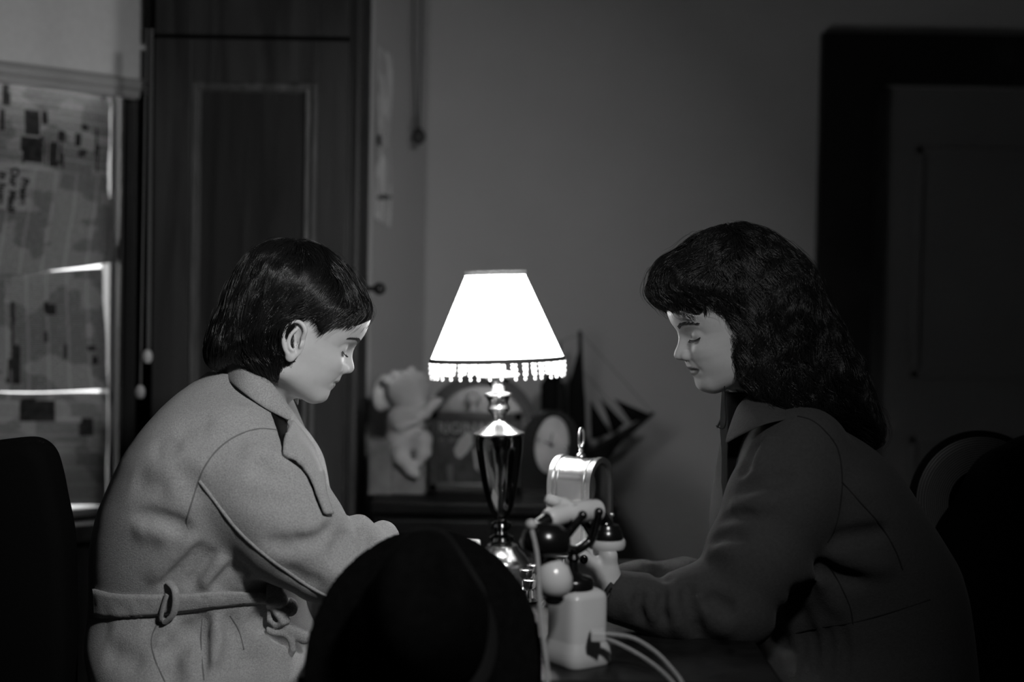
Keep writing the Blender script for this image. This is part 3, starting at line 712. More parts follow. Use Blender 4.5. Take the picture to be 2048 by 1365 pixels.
for k in range(NS):
    a = 2 * PI * (k + 0.15 * math.sin(k * 5.1)) / NS; r = 133 * LS; sw = 1.5 * LS
    c = Vector((math.cos(a) * r, math.sin(a) * r, 0)); m = MB()
    zc = zb_ - 5 * LS
    for i, (rr, hh) in enumerate(((5.0, 9), (5.6, 10), (5.4, 10), (3.8, 8))):
        zc -= hh * LS / 2 * 0.95
        m.sphere(RL @ (c + Vector((math.sin(k*3)*sw*i*.3, 0, zc))) + lb, (rr * LS, rr * LS, hh * LS * 0.52), seg=10, rings=7); zc -= hh * LS / 2 * 0.95
    m.build('bead_strand', M_BEAD, lamp)
MB().lathe([(0.001, zy(728)), (10*LS, zy(728)), (16*LS, zy(732)), (16*LS, zy(742)), (36*LS, zy(746)), (44*LS, zy(749)), (42*LS, zy(754)), (20*LS, zy(757))], lb, 40, RL).build('socket_cup', mat('white_enamel', 0.75, 0.25), lamp)
harp = MB()
for k in range(3):
    a = 2 * PI * k / 3 + 0.4; harp.tube([RL @ Vector((0, 0, zt_ - 0.004)) + lb, RL @ Vector((math.cos(a)*60*LS, math.sin(a)*60*LS, zt_ + 0.001)) + lb], 0.0012, 6)
harp.tube([RL @ Vector((0, 0, zt_ - 0.004)) + lb, RL @ Vector((0, 0, zt_ - 0.02)) + lb], 0.002, 6)
harp.build('shade_spider', M_BRASS, lamp)
MB().lathe([(0.001, 0.03), (0.012, 0.028), (0.022, 0.012), (0.022, -0.006), (0.013, -0.028), (0.012, -0.045)], RL @ Vector((0, 0, zy(650))) + lb, 24, RL).build('bulb', translucent('opal_bulb', 0.6, 0.9, 0.4, emis=60.0), lamp)

# ------------------------------------------------------------------ arched carriage clock
cc = PZ(1152, 1150, TZ); cc = Vector((cc.x + 0.004, 2.33, TZ)); th = math.radians(60)
nF = Vector((math.sin(th), -math.cos(th), 0)); tF = Vector((math.cos(th), math.sin(th), 0))
ck = empty('carriage_clock', cc, 'shiny gilt arched clock with a ring handle on the table right of the lamp', 'clock')
Wc, Dc = 0.088, 0.078; Hc = P(1150, 912, 2.33).z - TZ; M_GOLD = mat('gilt_metal', 0.9, 0.30, 1.0)
def arch(r, z0, zc, n=18): return [(-r, z0)] + [(-r * math.cos(PI * i / n), zc + r * math.sin(PI * i / n)) for i in range(n + 1)] + [(r, z0)]
def c3(t, n_, z): return cc + tF * t + nF * n_ + Vector((0, 0, z))
zc_ = Hc - Wc / 2
def arch_band(name, r1, r0, n0, n1, m, z0=0.03, z1=None):
    o_, i_ = arch(r1, z0, zc_), arch(r0, z0, zc_); v = []; L = len(o_)
    for nn in (n0, n1): v += [c3(a, nn, b) for a, b in o_] + [c3(a, nn, b) for a, b in i_]
    f = []
    for i in range(L - 1):
        f += [(i, i+1, 2*L+i+1, 2*L+i), (L+i, 3*L+i, 3*L+i+1, L+i+1), (i, L+i, L+i+1, i+1), (2*L+i, 2*L+i+1, 3*L+i+1, 3*L+i)]
    f += [(0, 2*L, 3*L, L), (L-1, 2*L-1, 4*L-1, 3*L-1)]
    return MB().add(v, f).build(name, m, ck, angle=30)
arch_band('front_arch', Wc/2, Wc/2 - 0.009, Dc/2 - 0.008, Dc/2, M_GOLD)
arch_band('rear_arch', Wc/2, Wc/2 - 0.009, -Dc/2, -Dc/2 + 0.008, M_GOLD)
arch_band('vault', Wc/2 - 0.003, Wc/2 - 0.006, -Dc/2 + 0.008, Dc/2 - 0.008, mat('vault_gilt', 0.95, 0.27, 1.0, bump=0.12, bscale=25))
for nn in (-0.024, 0.024):
    arch_band('band', Wc/2 - 0.0018, Wc/2 - 0.004, nn - 0.0015, nn + 0.0015, M_GOLD)
GL = mat('clock_glass', 1.0, 0.02, trans=1.0, ior=1.45)
g = MB(); g.prism([c3(a, Dc/2 - 0.006, b) for a, b in arch(Wc/2 - 0.009, 0.03, zc_)], nF * 0.002); g.build('front_glass', GL, ck, smooth=False)
ds = MB(); Rf = Matrix((tF, Vector((0, 0, 1)), nF)).transposed()
ds.lathe([(0.0001, 0.0), (0.026, 0.0), (0.028, 0.002), (0.03, 0.0), (0.03, -0.004)], c3(0, Dc/2 - 0.028, zc_ - 0.01), 36, Rf); ds.build('dial', mat('clock_dial', 0.35, 0.4), ck)
bk = MB(); bk.prism([c3(a, -Dc/2 + 0.002, b) for a, b in arch(Wc/2 - 0.009, 0.03, zc_)], nF * 0.003); bk.build('back_plate', M_BRASS_D, ck, smooth=False)
bs = MB(); Rz = Matrix.Rotation(math.atan2(tF.y, tF.x), 3, 'Z')
bs.box(c3(0, 0, 0.006), (Wc + 0.024, Dc + 0.024, 0.012), Rz, 0.003); bs.box(c3(0, 0, 0.021), (Wc + 0.010, Dc + 0.010, 0.018), Rz, 0.003); bs.build('clock_base', M_GOLD, ck)
for sn in (-1, 1):
    for st in (-1, 1): MB().sphere(c3(st * (Wc/2 - 0.004), sn * Dc/2, 0.10), 0.0045, seg=10, rings=8).build('rivet', M_GOLD, ck)
hd = MB(); hz = Hc; hd.lathe([(0.008, -0.001), (0.007, 0.003), (0.003, 0.006), (0.0045, 0.009), (0.003, 0.012), (0.002, 0.014)], c3(0, 0, hz), 16)
hd.tube([c3(0.0085 * math.sin(a), 0, hz + 0.029 - 0.0165 * math.cos(a)) + nF * 0 for a in [2*PI*i/20 for i in range(21)]], 0.0022, 8)
hd.build('ring_handle', M_GOLD, ck)

# ------------------------------------------------------------------ white pad on the table
pd = MB(); a = PZ(893, 1093, TZ + 0.012); pd.bx((P(850, 1088, 2.34).x, 2.29, TZ), (P(960, 1088, 2.34).x, 2.368, P(930, 1086, 2.33).z), 0.004)
tag(pd.build('white_book', mat('white_paper', 0.85, 0.7), None, smooth=False), 'thick white book lying on the table left of the lamp foot', 'book')

# ------------------------------------------------------------------ retro telephone
pb = PZ(1155, 1338, TZ); PD = pb.y; M_CREAM = mat('cream_plastic', 0.52, 0.28, coat=0.4); M_TBR = mat('aged_brass_dark', 0.05, 0.22, 0.9, spec=0.5)
PS = PD / F_PX
ph = empty('telephone', pb, 'old fashioned cream and brass telephone with its handset on a cradle', 'telephone')
Rp = Matrix.Rotation(math.radians(38), 3, 'Z')
def pz(y): return CAM_Z + ray(1150, y).z * PD
bc = Vector((pb.x, pb.y + 0.035, TZ))
def sq_loft(prof_, c, Rz_, p=5.0, seg=48):
    m = MB(); v = []
    for hw, z in prof_:
        for k in range(seg):
            a = 2*PI*k/seg; ca, sa = math.cos(a), math.sin(a); r = hw / (abs(ca)**p + abs(sa)**p)**(1/p)
            v.append(Rz_ @ Vector((ca*r, sa*r, 0)) + c + Vector((0, 0, z)))
    f = []
    for i in range(len(prof_) - 1):
        for k in range(seg): f.append((i*seg+k, i*seg+(k+1) % seg, (i+1)*seg+(k+1) % seg, (i+1)*seg+k))
    f += [tuple(range(seg))[::-1], tuple((len(prof_)-1)*seg + k for k in range(seg))]
    return m.add(v, f)
hw = 0.030; H1 = pz(1195) - TZ + 0.004
sq_loft([(hw + 0.004, 0.0), (hw + 0.0055, 0.003), (hw + 0.0055, 0.012), (hw + 0.004, 0.020), (hw + 0.001, 0.028), (hw, 0.032), (hw, H1 - 0.010), (hw - 0.002, H1 - 0.004), (hw - 0.008, H1), (0.004, H1)], bc, Rp).build('phone_base', M_CREAM, ph)
cx = bc + Vector((-0.006, 0, H1)); tz = lambda y: pz(y) - TZ - H1
MB().lathe([(0.026, -0.001), (0.026, 0.010), (0.023, 0.014), (0.012, 0.017), (0.007, 0.022), (0.006, 0.034), (0.009, 0.038), (0.006, 0.043), (0.008, 0.052), (0.001, 0.054)], cx, 32).build('pedestal', M_TBR, ph)
ctop = cx + Vector((0, 0, 0.046))
hA = P(1060, 1048, PD - 0.05); hB = P(1212, 1052, PD + 0.075)      # handset ends
axis = (hB - hA).normalized(); mid = hA.lerp(hB, 0.5)
g1, g2 = P(1098, 1040, PD - 0.02), P(1192, 1022, PD + 0.05)
side = axis.cross(Vector((0, 0, 1))).normalized()
for sgn, q in ((-1, 0.45), (1, 0.8)):
    base = g1.lerp(g2, q)
    pts = catmull([ctop, ctop.lerp(base, 0.4) + axis * 0.012 * sgn + Vector((0, 0, -0.012)), base + axis * 0.014 * sgn + Vector((0, 0, -0.030)), base + side * 0.018 + Vector((0, 0, 0.002))], 8)
    MB().tube(pts, [0.006] * (len(pts) - 3) + [0.0055, 0.005, 0.005], 10).sphere(pts[-1], 0.006).build('cradle_horn', M_TBR, ph)
    pts = [p - side * 2 * max(0, (p - base).dot(side)) for p in pts]
    MB().tube(pts, 0.0055, 10).sphere(pts[-1], 0.006).build('cradle_horn', M_TBR, ph)
hs = MB().tube(catmull([g1 - axis * 0.004, g1.lerp(g2, 0.33) + Vector((0, 0, 0.003)), g1.lerp(g2, 0.66) + Vector((0, 0, 0.003)), g2 + axis * 0.004], 6), [0.010] + [0.0125]*6 + [0.014]*5 + [0.0145]*6 + [0.011], 20)
grip = hs.build('handset_grip', M_CREAM, ph)
fg = MB().tube([g1.lerp(g2, 0.35) + Vector((-0.006, 0, -0.017)), g1.lerp(g2, 0.42) + Vector((0, -0.0145, -0.004)), g1.lerp(g2, 0.47) + Vector((0.003, -0.006, 0.014))], 0.0028, 8); fg.build('grip_clasp', M_TBR, grip)
fg = MB().tube(catmull([P(1090, 997, PD + 0.02), P(1100, 1001, PD + 0.02), P(1124, 1010, PD + 0.015), P(1146, 1024, PD + 0.005)], 5), [0.003] + [0.0055] * 3 + [0.0075] * 6 + [0.010] * 6, 14); fg.build('cream_lever', M_CREAM, grip)
# mouthpiece at the far end
mp_ = P(1213, 1078, PD + 0.07); sc = (PD + 0.07) / F_PX
MB().lathe([(0.001, 32*sc), (14*sc, 31*sc), (24*sc, 28*sc), (27*sc, 20*sc), (30*sc, 17*sc), (33*sc, 4*sc), (33*sc, -4*sc), (20*sc, -6*sc)], mp_, 36).build('mouthpiece_bell', M_TBR, ph)
MB().lathe([(30*sc, 0), (37*sc, -1*sc), (38.5*sc, -6*sc), (38.5*sc, -13*sc), (36*sc, -19*sc), (28*sc, -21*sc), (20*sc, -15*sc), (0.001, -12*sc)], mp_, 40).build('mouthpiece_rim', M_CREAM, ph)
MB().tube([g2, P(1205, 1040, PD + 0.07), mp_ + Vector((0, 0, 0.012))], [0.009, 0.010, 0.012], 14).build('handset_elbow', M_TBR, ph)
# earpiece: brass bell, dangling toward the viewer, with a cream ball end
e0 = P(1092, 1078, PD - 0.035); R_e = Matrix.Rotation(math.radians(8), 3, 'Y')
MB().lathe([(0.001, 0.020), (0.016, 0.019), (0.026, 0.012), (0.030, 0.002), (0.031, -0.008), (0.027, -0.015), (0.014, -0.020), (0.010, -0.030)], e0, 36, R_e).build('bell_housing', M_TBR, ph)
MB().tube([g1, P(1078, 1052, PD - 0.03), e0], [0.010, 0.011, 0.014], 14).build('handset_elbow', M_TBR, ph)
ec_ = P(1108, 1160, PD - 0.04)
MB().lathe([(0.001, 0.026), (0.010, 0.024), (0.019, 0.014), (0.0225, 0.001), (0.0215, -0.010), (0.016, -0.018), (0.010, -0.021), (0.001, -0.021)], ec_, 36, Matrix.Rotation(math.radians(-6), 3, 'Y')).build('ear_cup', M_CREAM, ph)
MB().lathe([(0.010, 0.002), (0.0125, 0), (0.0125, -0.007), (0.009, -0.011), (0.001, -0.011)], ec_ + Vector((0.0, 0, -0.018)), 24).build('ear_cap', M_TBR, ph)
MB().sphere(P(1062, 1050, PD - 0.055), (0.007, 0.007, 0.0065)).build('cord_socket', mat('socket_grey', 0.35, 0.5), ph)
M_CORD = mat('cloth_cord_grey', 0.26, 0.8, bump=0.3, bscale=300)
pts = catmull([P(1062, 1055, PD-.055), P(1074, 1110, PD-.07), P(1078, 1180, PD-.09), P(1084, 1260, PD-.12), P(1092, 1320, PD-.15), P(1095, 1370, PD-.19), P(1094, 1440, PD-.22)], 10)
MB().tube(pts, 0.0028, 10).build('handset_cord', M_CORD, ph)
w0 = P(1190, 1268, PD + 0.0)
MB().bx(w0 - Vector((0.006, 0.02, 0.006)), w0 + Vector((0.012, 0.004, 0.006)), 0.002).build('cord_outlet', M_CREAM, ph, smooth=False)
for off, ys in ((0, (1268, 1276, 1304, 1340, 1372, 1420)), (1, (1274, 1290, 1318, 1350, 1385, 1425))):
    xs = (1198, 1262, 1310, 1345, 1366, 1372) if off == 0 else (1198, 1240, 1290, 1330, 1358, 1366)
    ds_ = (PD-.01, PD-.005, PD-.02, PD-.05, PD-.09, PD-.17)
    pts = catmull([P(x, y, d) for x, y, d in zip(xs, ys, ds_)], 8)
    pts = [Vector((p.x, p.y, max(p.z, TZ + 0.004) if p.y > TY0 else p.z)) for p in pts]
    MB().tube(pts, 0.0027, 8).build('wall_cord', M_CORD, ph)

# ------------------------------------------------------------------ striped cup and bangle ring details
cu = PZ(1128, 1138, TZ); cup = empty('striped_cup', (P(1125, 1140, 1.99).x, 1.99, TZ), 'small dark striped cup behind the telephone stem', 'cup')
cpos = Vector((P(1126, 1140, 1.99).x, 1.99, TZ)); zt2 = P(1130, 1108, 1.99).z - TZ
MB().lathe([(0.014, 0), (0.016, 0.004), (0.018, 0.02), (0.021, zt2 - 0.002), (0.022, zt2), (0.0205, zt2), (0.017, 0.02), (0.001, 0.008)], cpos, 30).build('cup_body', mat('cup_dark', 0.05, 0.2), cup)
q = MB()
for k in range(16):
    a = 2*PI*k/16; q.tube([cpos + Vector((math.cos(a)*.0182, math.sin(a)*.0182, 0.02)), cpos + Vector((math.cos(a)*.0212, math.sin(a)*.0212, zt2 - 0.004))], 0.0011, 5)
q.build('stripes', mat('cup_stripe', 0.6, 0.3), cup)
MB().lathe([(0.0205, zt2 - 0.001), (0.0222, zt2 - 0.001), (0.0222, zt2 + 0.001), (0.0205, zt2 + 0.001), (0.0205, zt2 - 0.001)], cpos, 30).build('cup_rim', MATS['cup_stripe'], cup)
# jumble of brass trinkets by the lamp foot
for i, (x, y, d) in enumerate(((1052, 1133, 2.2), (1068, 1122, 2.24), (1060, 1148, 2.12))):
    c = PZ(x, y + 12, TZ); c = Vector((P(x, y, d).x, d, TZ))
    o = MB().lathe([(0.012, 0), (0.014, 0.003), (0.007, 0.007), (0.005, 0.018), (0.010, 0.024), (0.011, 0.034), (0.008, 0.035), (0.001, 0.028)], c, 20).build('brass_candle_cup', M_BRASS)
    tag(o, ('small brass candle cup nearest the lamp foot', 'small brass candle cup behind the telephone cord', 'small brass candle cup closest to the black hat brim')[i], 'candle holder', 'brass candle cups on the table')

# ------------------------------------------------------------------ foreground chair with a black hat
M_FELT = mat('black_felt', 0.003, 0.95, noise=0.3, nscale=90, bump=0.1, bscale=400, spec=0.03, sheen=0.0)
HD = 1.42; ch_ = empty('near_chair', (P(850, 1300, HD).x, HD - 0.2, 0), 'black chair in front of the table carrying the black fedora', 'chair')
xc = P(845, 1300, HD).x
def chair_parts(root, xc, yb, ztop, zseat, wid, face=1, m=BLACKW):
    for s in (-1, 1):
        MB().tube([Vector((xc + s*wid/2, yb, 0)), Vector((xc + s*wid/2, yb, zseat)), Vector((xc + s*wid/2 * 0.95, yb + 0.02*face, ztop))], 0.014, 10).build('rear_leg', m, root)
        MB().tube([Vector((xc + s*wid/2, yb - 0.38*face, 0)), Vector((xc + s*wid/2, yb - 0.38*face, zseat))], 0.015, 10).build('front_leg', m, root)
    MB().bx((xc - wid/2 - 0.02, min(yb, yb - 0.40*face), zseat - 0.01), (xc + wid/2 + 0.02, max(yb, yb - 0.40*face), zseat + 0.03), 0.01).build('seat', m, root)
    MB().bx((xc - wid/2 * 0.95, yb + 0.005*face, ztop - 0.09), (xc + wid/2 * 0.95, yb + 0.03*face, ztop), 0.008).build('top_rail', m, root)
    MB().bx((xc - wid/2 * 0.95, yb + 0.002*face, ztop - 0.25), (xc + wid/2 * 0.95, yb + 0.02*face, ztop - 0.21), 0.006).build('back_slat', m, root)
chair_parts(ch_, xc, 1.585, 0.73, 0.45, 0.20)
# hat: crown toward the viewer, brim disc behind, hung on the chair's top rail
Fh = Field((-0.19, -0.19, -0.03), (0.19, 0.19, 0.20), 0.004)
def brim(x, y, z):
    r = np.sqrt((x/0.137)**2 + (y/0.178)**2); zz = 0.020 * np.maximum(r - 0.62, 0) * 2 - 0.006 * (np.sign(y) * (y/0.17)**2)
    return np.maximum(np.abs(z + zz) - 0.0035, (r - 1) * 0.14)
Fh.u((brim, None, None))
Fh.u(ell((0, 0, 0.00), (0.082, 0.100, 0.030)), 0.01); Fh.u(ell((0, 0.012, 0.055), (0.072, 0.096, 0.120)), 0.02)
Fh.s_(cap((0, -0.07, 0.175), (0, 0.08, 0.178), 0.035, 0.026), 0.03)
Fh.s_(ell((0.070, 0.085, 0.13), (0.03, 0.05, 0.05)), 0.03); Fh.s_(ell((-0.070, 0.085, 0.13), (0.03, 0.05, 0.05)), 0.03)
hatc = P(848, 1312, 1.60)
zax = Vector((0.03, -0.72, 0.69)).normalized(); yax = Vector((0.0, 0.69, 0.72)); yax = (yax - zax * yax.dot(zax)).normalized(); xax = yax.cross(zax)
MH = Matrix.Translation(hatc) @ Matrix((xax, yax, zax)).transposed().to_4x4()
hat = empty('fedora_hat', hatc, 'black felt fedora with a pinched crown hung over the near chair', 'hat')
link('hat_felt', Fh.mesh('hat', MH), M_FELT, hat)
band = MB(); band.lathe([(0.0835, 0.006), (0.0840, 0.012), (0.0825, 0.034), (0.0815, 0.036)], (0, 0, 0), 48, None, sy=1.235); me = band.mesh('band'); me.transform(MH)
link('hat_band', me, mat('black_ribbon', 0.006, 0.6, spec=0.1), hat)

# ------------------------------------------------------------------ chair of the left woman (upholstered black back)
Fc = Field((-0.30, -0.28, -0.5), (0.30, 0.28, 0.46), 0.008)
L1 = empty('upholstered_chair', (-0.64, 2.12, 0), 'black upholstered chair under the woman in the wool coat', 'chair')
pa, pb_ = P(-260, 900, 2.12), P(138, 900, 2.12)
xb1 = P(150, 1000, 2.12).x; ztp = P(60, 880, 2.12).z
bk_ = MB(); 
def lblock(x0, x1, y0, y1, z0, z1, r, name, parent, m, seg=6):
    b = MB().bx((x0, y0, z0), (x1, y1, z1)); me = b.mesh(name); bm = bmesh.new(); bm.from_mesh(me)
    bmesh.ops.bevel(bm, geom=bm.edges[:], offset=r, segments=seg, profile=0.5, affect='EDGES'); bm.to_mesh(me); bm.free()
    return link(name, me, m, parent)
M_UPH = mat('black_upholstery', 0.004, 0.9, bump=0.05, bscale=200, spec=0.05)
outl = [(-60, 890), (40, 876), (82, 878), (108, 900), (122, 940), (132, 990), (146, 1060), (150, 1120), (152, 1240), (150, 1420), (-60, 1420)]
bkm = MB(); op = [P(x, y, 2.04) for x, y in outl]; bkm.prism([Vector((p.x, 1.98, p.z)) for p in catmull(op[:9], 4)] + [Vector((op[9].x, 1.98, op[9].z)), Vector((op[10].x, 1.98, op[10].z))], (0, 0.09, 0))
me = bkm.mesh('b'); bm = bmesh.new(); bm.from_mesh(me); ed = [e for e in bm.edges if len(e.link_faces) == 2 and e.calc_face_angle() > 1.2]
bmesh.ops.bevel(bm, geom=ed, offset=0.02, segments=3, profile=0.5, affect='EDGES'); bm.to_mesh(me); bm.free(); me.set_sharp_from_angle(angle=math.radians(45)) 
link('backrest', me, M_UPH, L1)
xr = P(150, 1240, 1.93).x
lblock(xr - 0.12, xr + 0.42, 1.90, 2.36, 0.36, 0.46, 0.03, 'seat', L1, M_UPH)
for x in (xr - 0.08, xr + 0.38):
    for y in (1.94, 2.32): MB().tube([Vector((x, y, 0)), Vector((x, y, 0.37))], [0.014, 0.02], 10).build('leg', BLACKW, L1)

# ------------------------------------------------------------------ chair of the right woman with a straw hat and dark coat on it
xr2 = P(1985, 1200, 2.25).x
R1 = empty('side_chair', (xr2 - 0.2, 2.2, 0), 'black chair under the long haired woman', 'chair')
lblock(xr2 - 0.36, xr2 + 0.06, 1.98, 2.40, 0.40, 0.45, 0.02, 'seat', R1, M_UPH)
lblock(xr2 + 0.0, xr2 + 0.04, 1.99, 2.39, 0.44, P(1950, 1075, 2.2).z, 0.018, 'backrest', R1, M_UPH)
for x in (xr2 - 0.32, xr2 + 0.02):
    for y in (2.02, 2.36): MB().tube([Vector((x, y, 0)), Vector((x, y, 0.41))], [0.014, 0.018], 10).build('leg', BLACKW, R1)
hc = P(1965, 1010, 2.30); sh_ = empty('straw_hat', hc, 'wide brimmed stitched straw hat with a black edge, hung on the far right chair', 'hat')
ro = 148 * 2.30 / F_PX
m_straw = mat('stitched_straw', 0.05, 0.9, spec=0.1)
nt = m_straw.node_tree; tc = nt.nodes.new('ShaderNodeTexCoord'); ln = nt.nodes.new('ShaderNodeVectorMath'); ln.operation = 'LENGTH'; nt.links.new(tc.outputs['Object'], ln.inputs[0])
mm = nt.nodes.new('ShaderNodeMath'); mm.operation = 'MULTIPLY'; mm.inputs[1].default_value = 1750.0; nt.links.new(ln.outputs['Value'], mm.inputs[0])
sn = nt.nodes.new('ShaderNodeMath'); sn.operation = 'SINE'; nt.links.new(mm.outputs[0], sn.inputs[0])
mrn = nt.nodes.new('ShaderNodeMapRange'); mrn.inputs['From Min'].default_value = -1; mrn.inputs['To Min'].default_value = 0.06; mrn.inputs['To Max'].default_value = 0.15; nt.links.new(sn.outputs[0], mrn.inputs[0])
nt.links.new(mrn.outputs[0], nt.nodes['Principled BSDF'].inputs['Base Color'])
bp = nt.nodes.new('ShaderNodeBump'); bp.inputs['Distance'].default_value = 0.002; bp.inputs['Strength'].default_value = 0.6; nt.links.new(sn.outputs[0], bp.inputs['Height']); nt.links.new(bp.outputs[0], nt.nodes['Principled BSDF'].inputs['Normal'])
MS = Matrix.Rotation(math.radians(-100), 4, 'X') @ Matrix.Rotation(math.radians(8), 4, 'Y')
MS = Matrix.Rotation(math.radians(12), 4, 'Y') @ Matrix.Rotation(math.radians(82), 4, 'X')
def hatpart(name, prof_, m, sx=1.0):
    me = MB().lathe(prof_, (0, 0, 0), 72, None, sx=1.0, cap=False).mesh(name); me.transform(MS); o = link(name, me, m, None, loc=hc); put(o, sh_)
    try: me.set_sharp_from_angle(angle=math.radians(50))
    except Exception: pass
    return o
hatpart('brim', [(0.058, 0.004), (ro * 0.8, 0.012), (ro - 0.004, 0.0), (ro - 0.004, -0.003), (ro * 0.8, 0.009), (0.058, 0.001), (0.058, 0.004)], m_straw)
hatpart('brim_binding', [(ro - 0.010, 0.0035), (ro, 0.001), (ro + 0.001, -0.003), (ro - 0.010, -0.006)], mat('binding_black', 0.003, 0.8, spec=0.1))
hatpart('crown', [(0.058, 0.002), (0.056, -0.03), (0.050, -0.075), (0.03, -0.085), (0.0005, -0.087)], m_straw)
hatpart('inner_band', [(0.0565, 0.004), (0.0545, -0.028), (0.0555, -0.028), (0.0575, 0.004)], mat('inner_band_grey', 0.12, 0.8, spec=0.1))
# dark coat heaped over the chair back
Fj = Field((hc.x - 0.14, 2.0, 0.35), (hc.x + 0.42, 2.62, 1.10), 0.008)
Fj.u(ell(P(1995, 1040, 2.24), (0.064, 0.05, 0.112))); Fj.u(ell(P(2060, 1000, 2.26), (0.075, 0.06, 0.105)), 0.03)
Fj.u(cap(P(1990, 1130, 2.24), P(2010, 1400, 2.28), 0.092, 0.14), 0.06); Fj.u(cap(P(2090, 1100, 2.28), P(2080, 1400, 2.3), 0.12, 0.15), 0.06)
Fj.u(cap(P(1922, 1078, 2.22), P(1960, 1300, 2.27), 0.034, 0.08), 0.04)
for i in range(7): Fj.groove([P(1950 + i*30, 1000, 2.18), P(1940 + i*34, 1200, 2.15), P(1950 + i*30, 1400, 2.13)], 0.03, 0.008)
jk = link('draped_coat', Fj.mesh('coat', smooth_it=2), mat('black_cloth', 0.004, 0.95, spec=0.05))
tag(jk, 'black coat heaped over the chair back at the far right', 'coat')
# pale booklet with a pen by the long haired woman's elbow
bp_ = empty('booklet', P(1488, 1290, 2.10), 'small pale booklet with a pen showing under the elbow of the long haired woman', 'booklet')
bkz = [P(x, y, 2.16) for x, y in ((1462, 1296), (1483, 1264), (1512, 1262), (1510, 1300), (1500, 1312), (1480, 1310))]
MB().prism(bkz, (0, 0.006, 0.002)).build('cover', mat('booklet_paper', 0.5, 0.8, bump=0.4, bscale=200), bp_, smooth=False)
MB().tube([P(1491, 1270, 2.152), P(1508, 1296, 2.152)], 0.0022, 8).build('pen', mat('pen_black', 0.03, 0.15), bp_)
# ------------------------------------------------------------------ people: materials
M_SKIN = mat('skin', 0.62, 0.45, noise=0.06, nscale=40, spec=0.35, sss=0.15, bump=0.03, bscale=350)
M_SKIN2 = mat('skin_second', 0.52, 0.42, noise=0.06, nscale=40, spec=0.4, sss=0.12, bump=0.03, bscale=350)
M_HAIR = mat('dark_hair', 0.010, 0.30, spec=0.7); M_HAIR2 = mat('dark_brown_hair', 0.010, 0.32, spec=0.7)
M_BROW = mat('brow_hair', 0.03, 0.6)
M_WOOL = mat('grey_wool', 0.36, 0.95, noise=0.30, nscale=520, bump=0.30, bscale=700, sheen=0.12, spec=0.1)
M_SEAM = mat('wool_seam', 0.17, 0.95, spec=0.1)
M_NAVY = mat('dark_twill', 0.042, 0.85, noise=0.12, nscale=220, bump=0.15, bscale=380, sheen=0.05, spec=0.15)
M_NSEAM = mat('dark_seam', 0.02, 0.9, spec=0.1)
M_BLOUSE = mat('black_blouse', 0.006, 0.9, spec=0.1)

def interp(x, tab):
    xs = [t[0] for t in tab]; ys = [t[1] for t in tab]
    if xs[0] > xs[-1]: xs = xs[::-1]; ys = ys[::-1]
    return np.interp(x, xs, ys).astype(np.float32)
def sinterp(x, tab, n=3, sg=0.0015):
    """interpolate, then soften corners a little"""
    return sum(interp(x + d * sg, tab) for d in (-1, 0, 1)) / 3
# midline face profile (w up, u forward), metres from the ear canal
_pr = [(1338, 616.2), (1340.6, 628.5), (1345.9, 639), (1352, 647.9), (1356.8, 658.4), (1355.9, 672.5), (1351.2, 690.9), (1345.9, 703.2), (1344.1, 711.1), (1347.7, 717.3), (1353.8, 720.3), (1366.9, 721),
       (1371.3, 726), (1373.2, 731), (1374.7, 736), (1381, 740), (1382.7, 744), (1384.7, 749), (1391.6, 755.2), (1391, 763.9), (1394.2, 774.4), (1401.3, 782.3), (1411.8, 786)]
_ca, _sa = math.cos(math.radians(17)), math.sin(math.radians(17)); _O = (1485, 660)
PROFILE = sorted([((-(x - _O[0]) * _sa - (y - _O[1]) * _ca) / 1354, (-(x - _O[0]) * _ca + (y - _O[1]) * _sa) / 1354) for x, y in _pr])
W_NAS, W_SUB, W_TIP = 0.030, -0.0165, -0.006
W_STO = (-(1381 - _O[0]) * _sa - (740 - _O[1]) * _ca) / 1354
W_MEN = PROFILE[0][0]
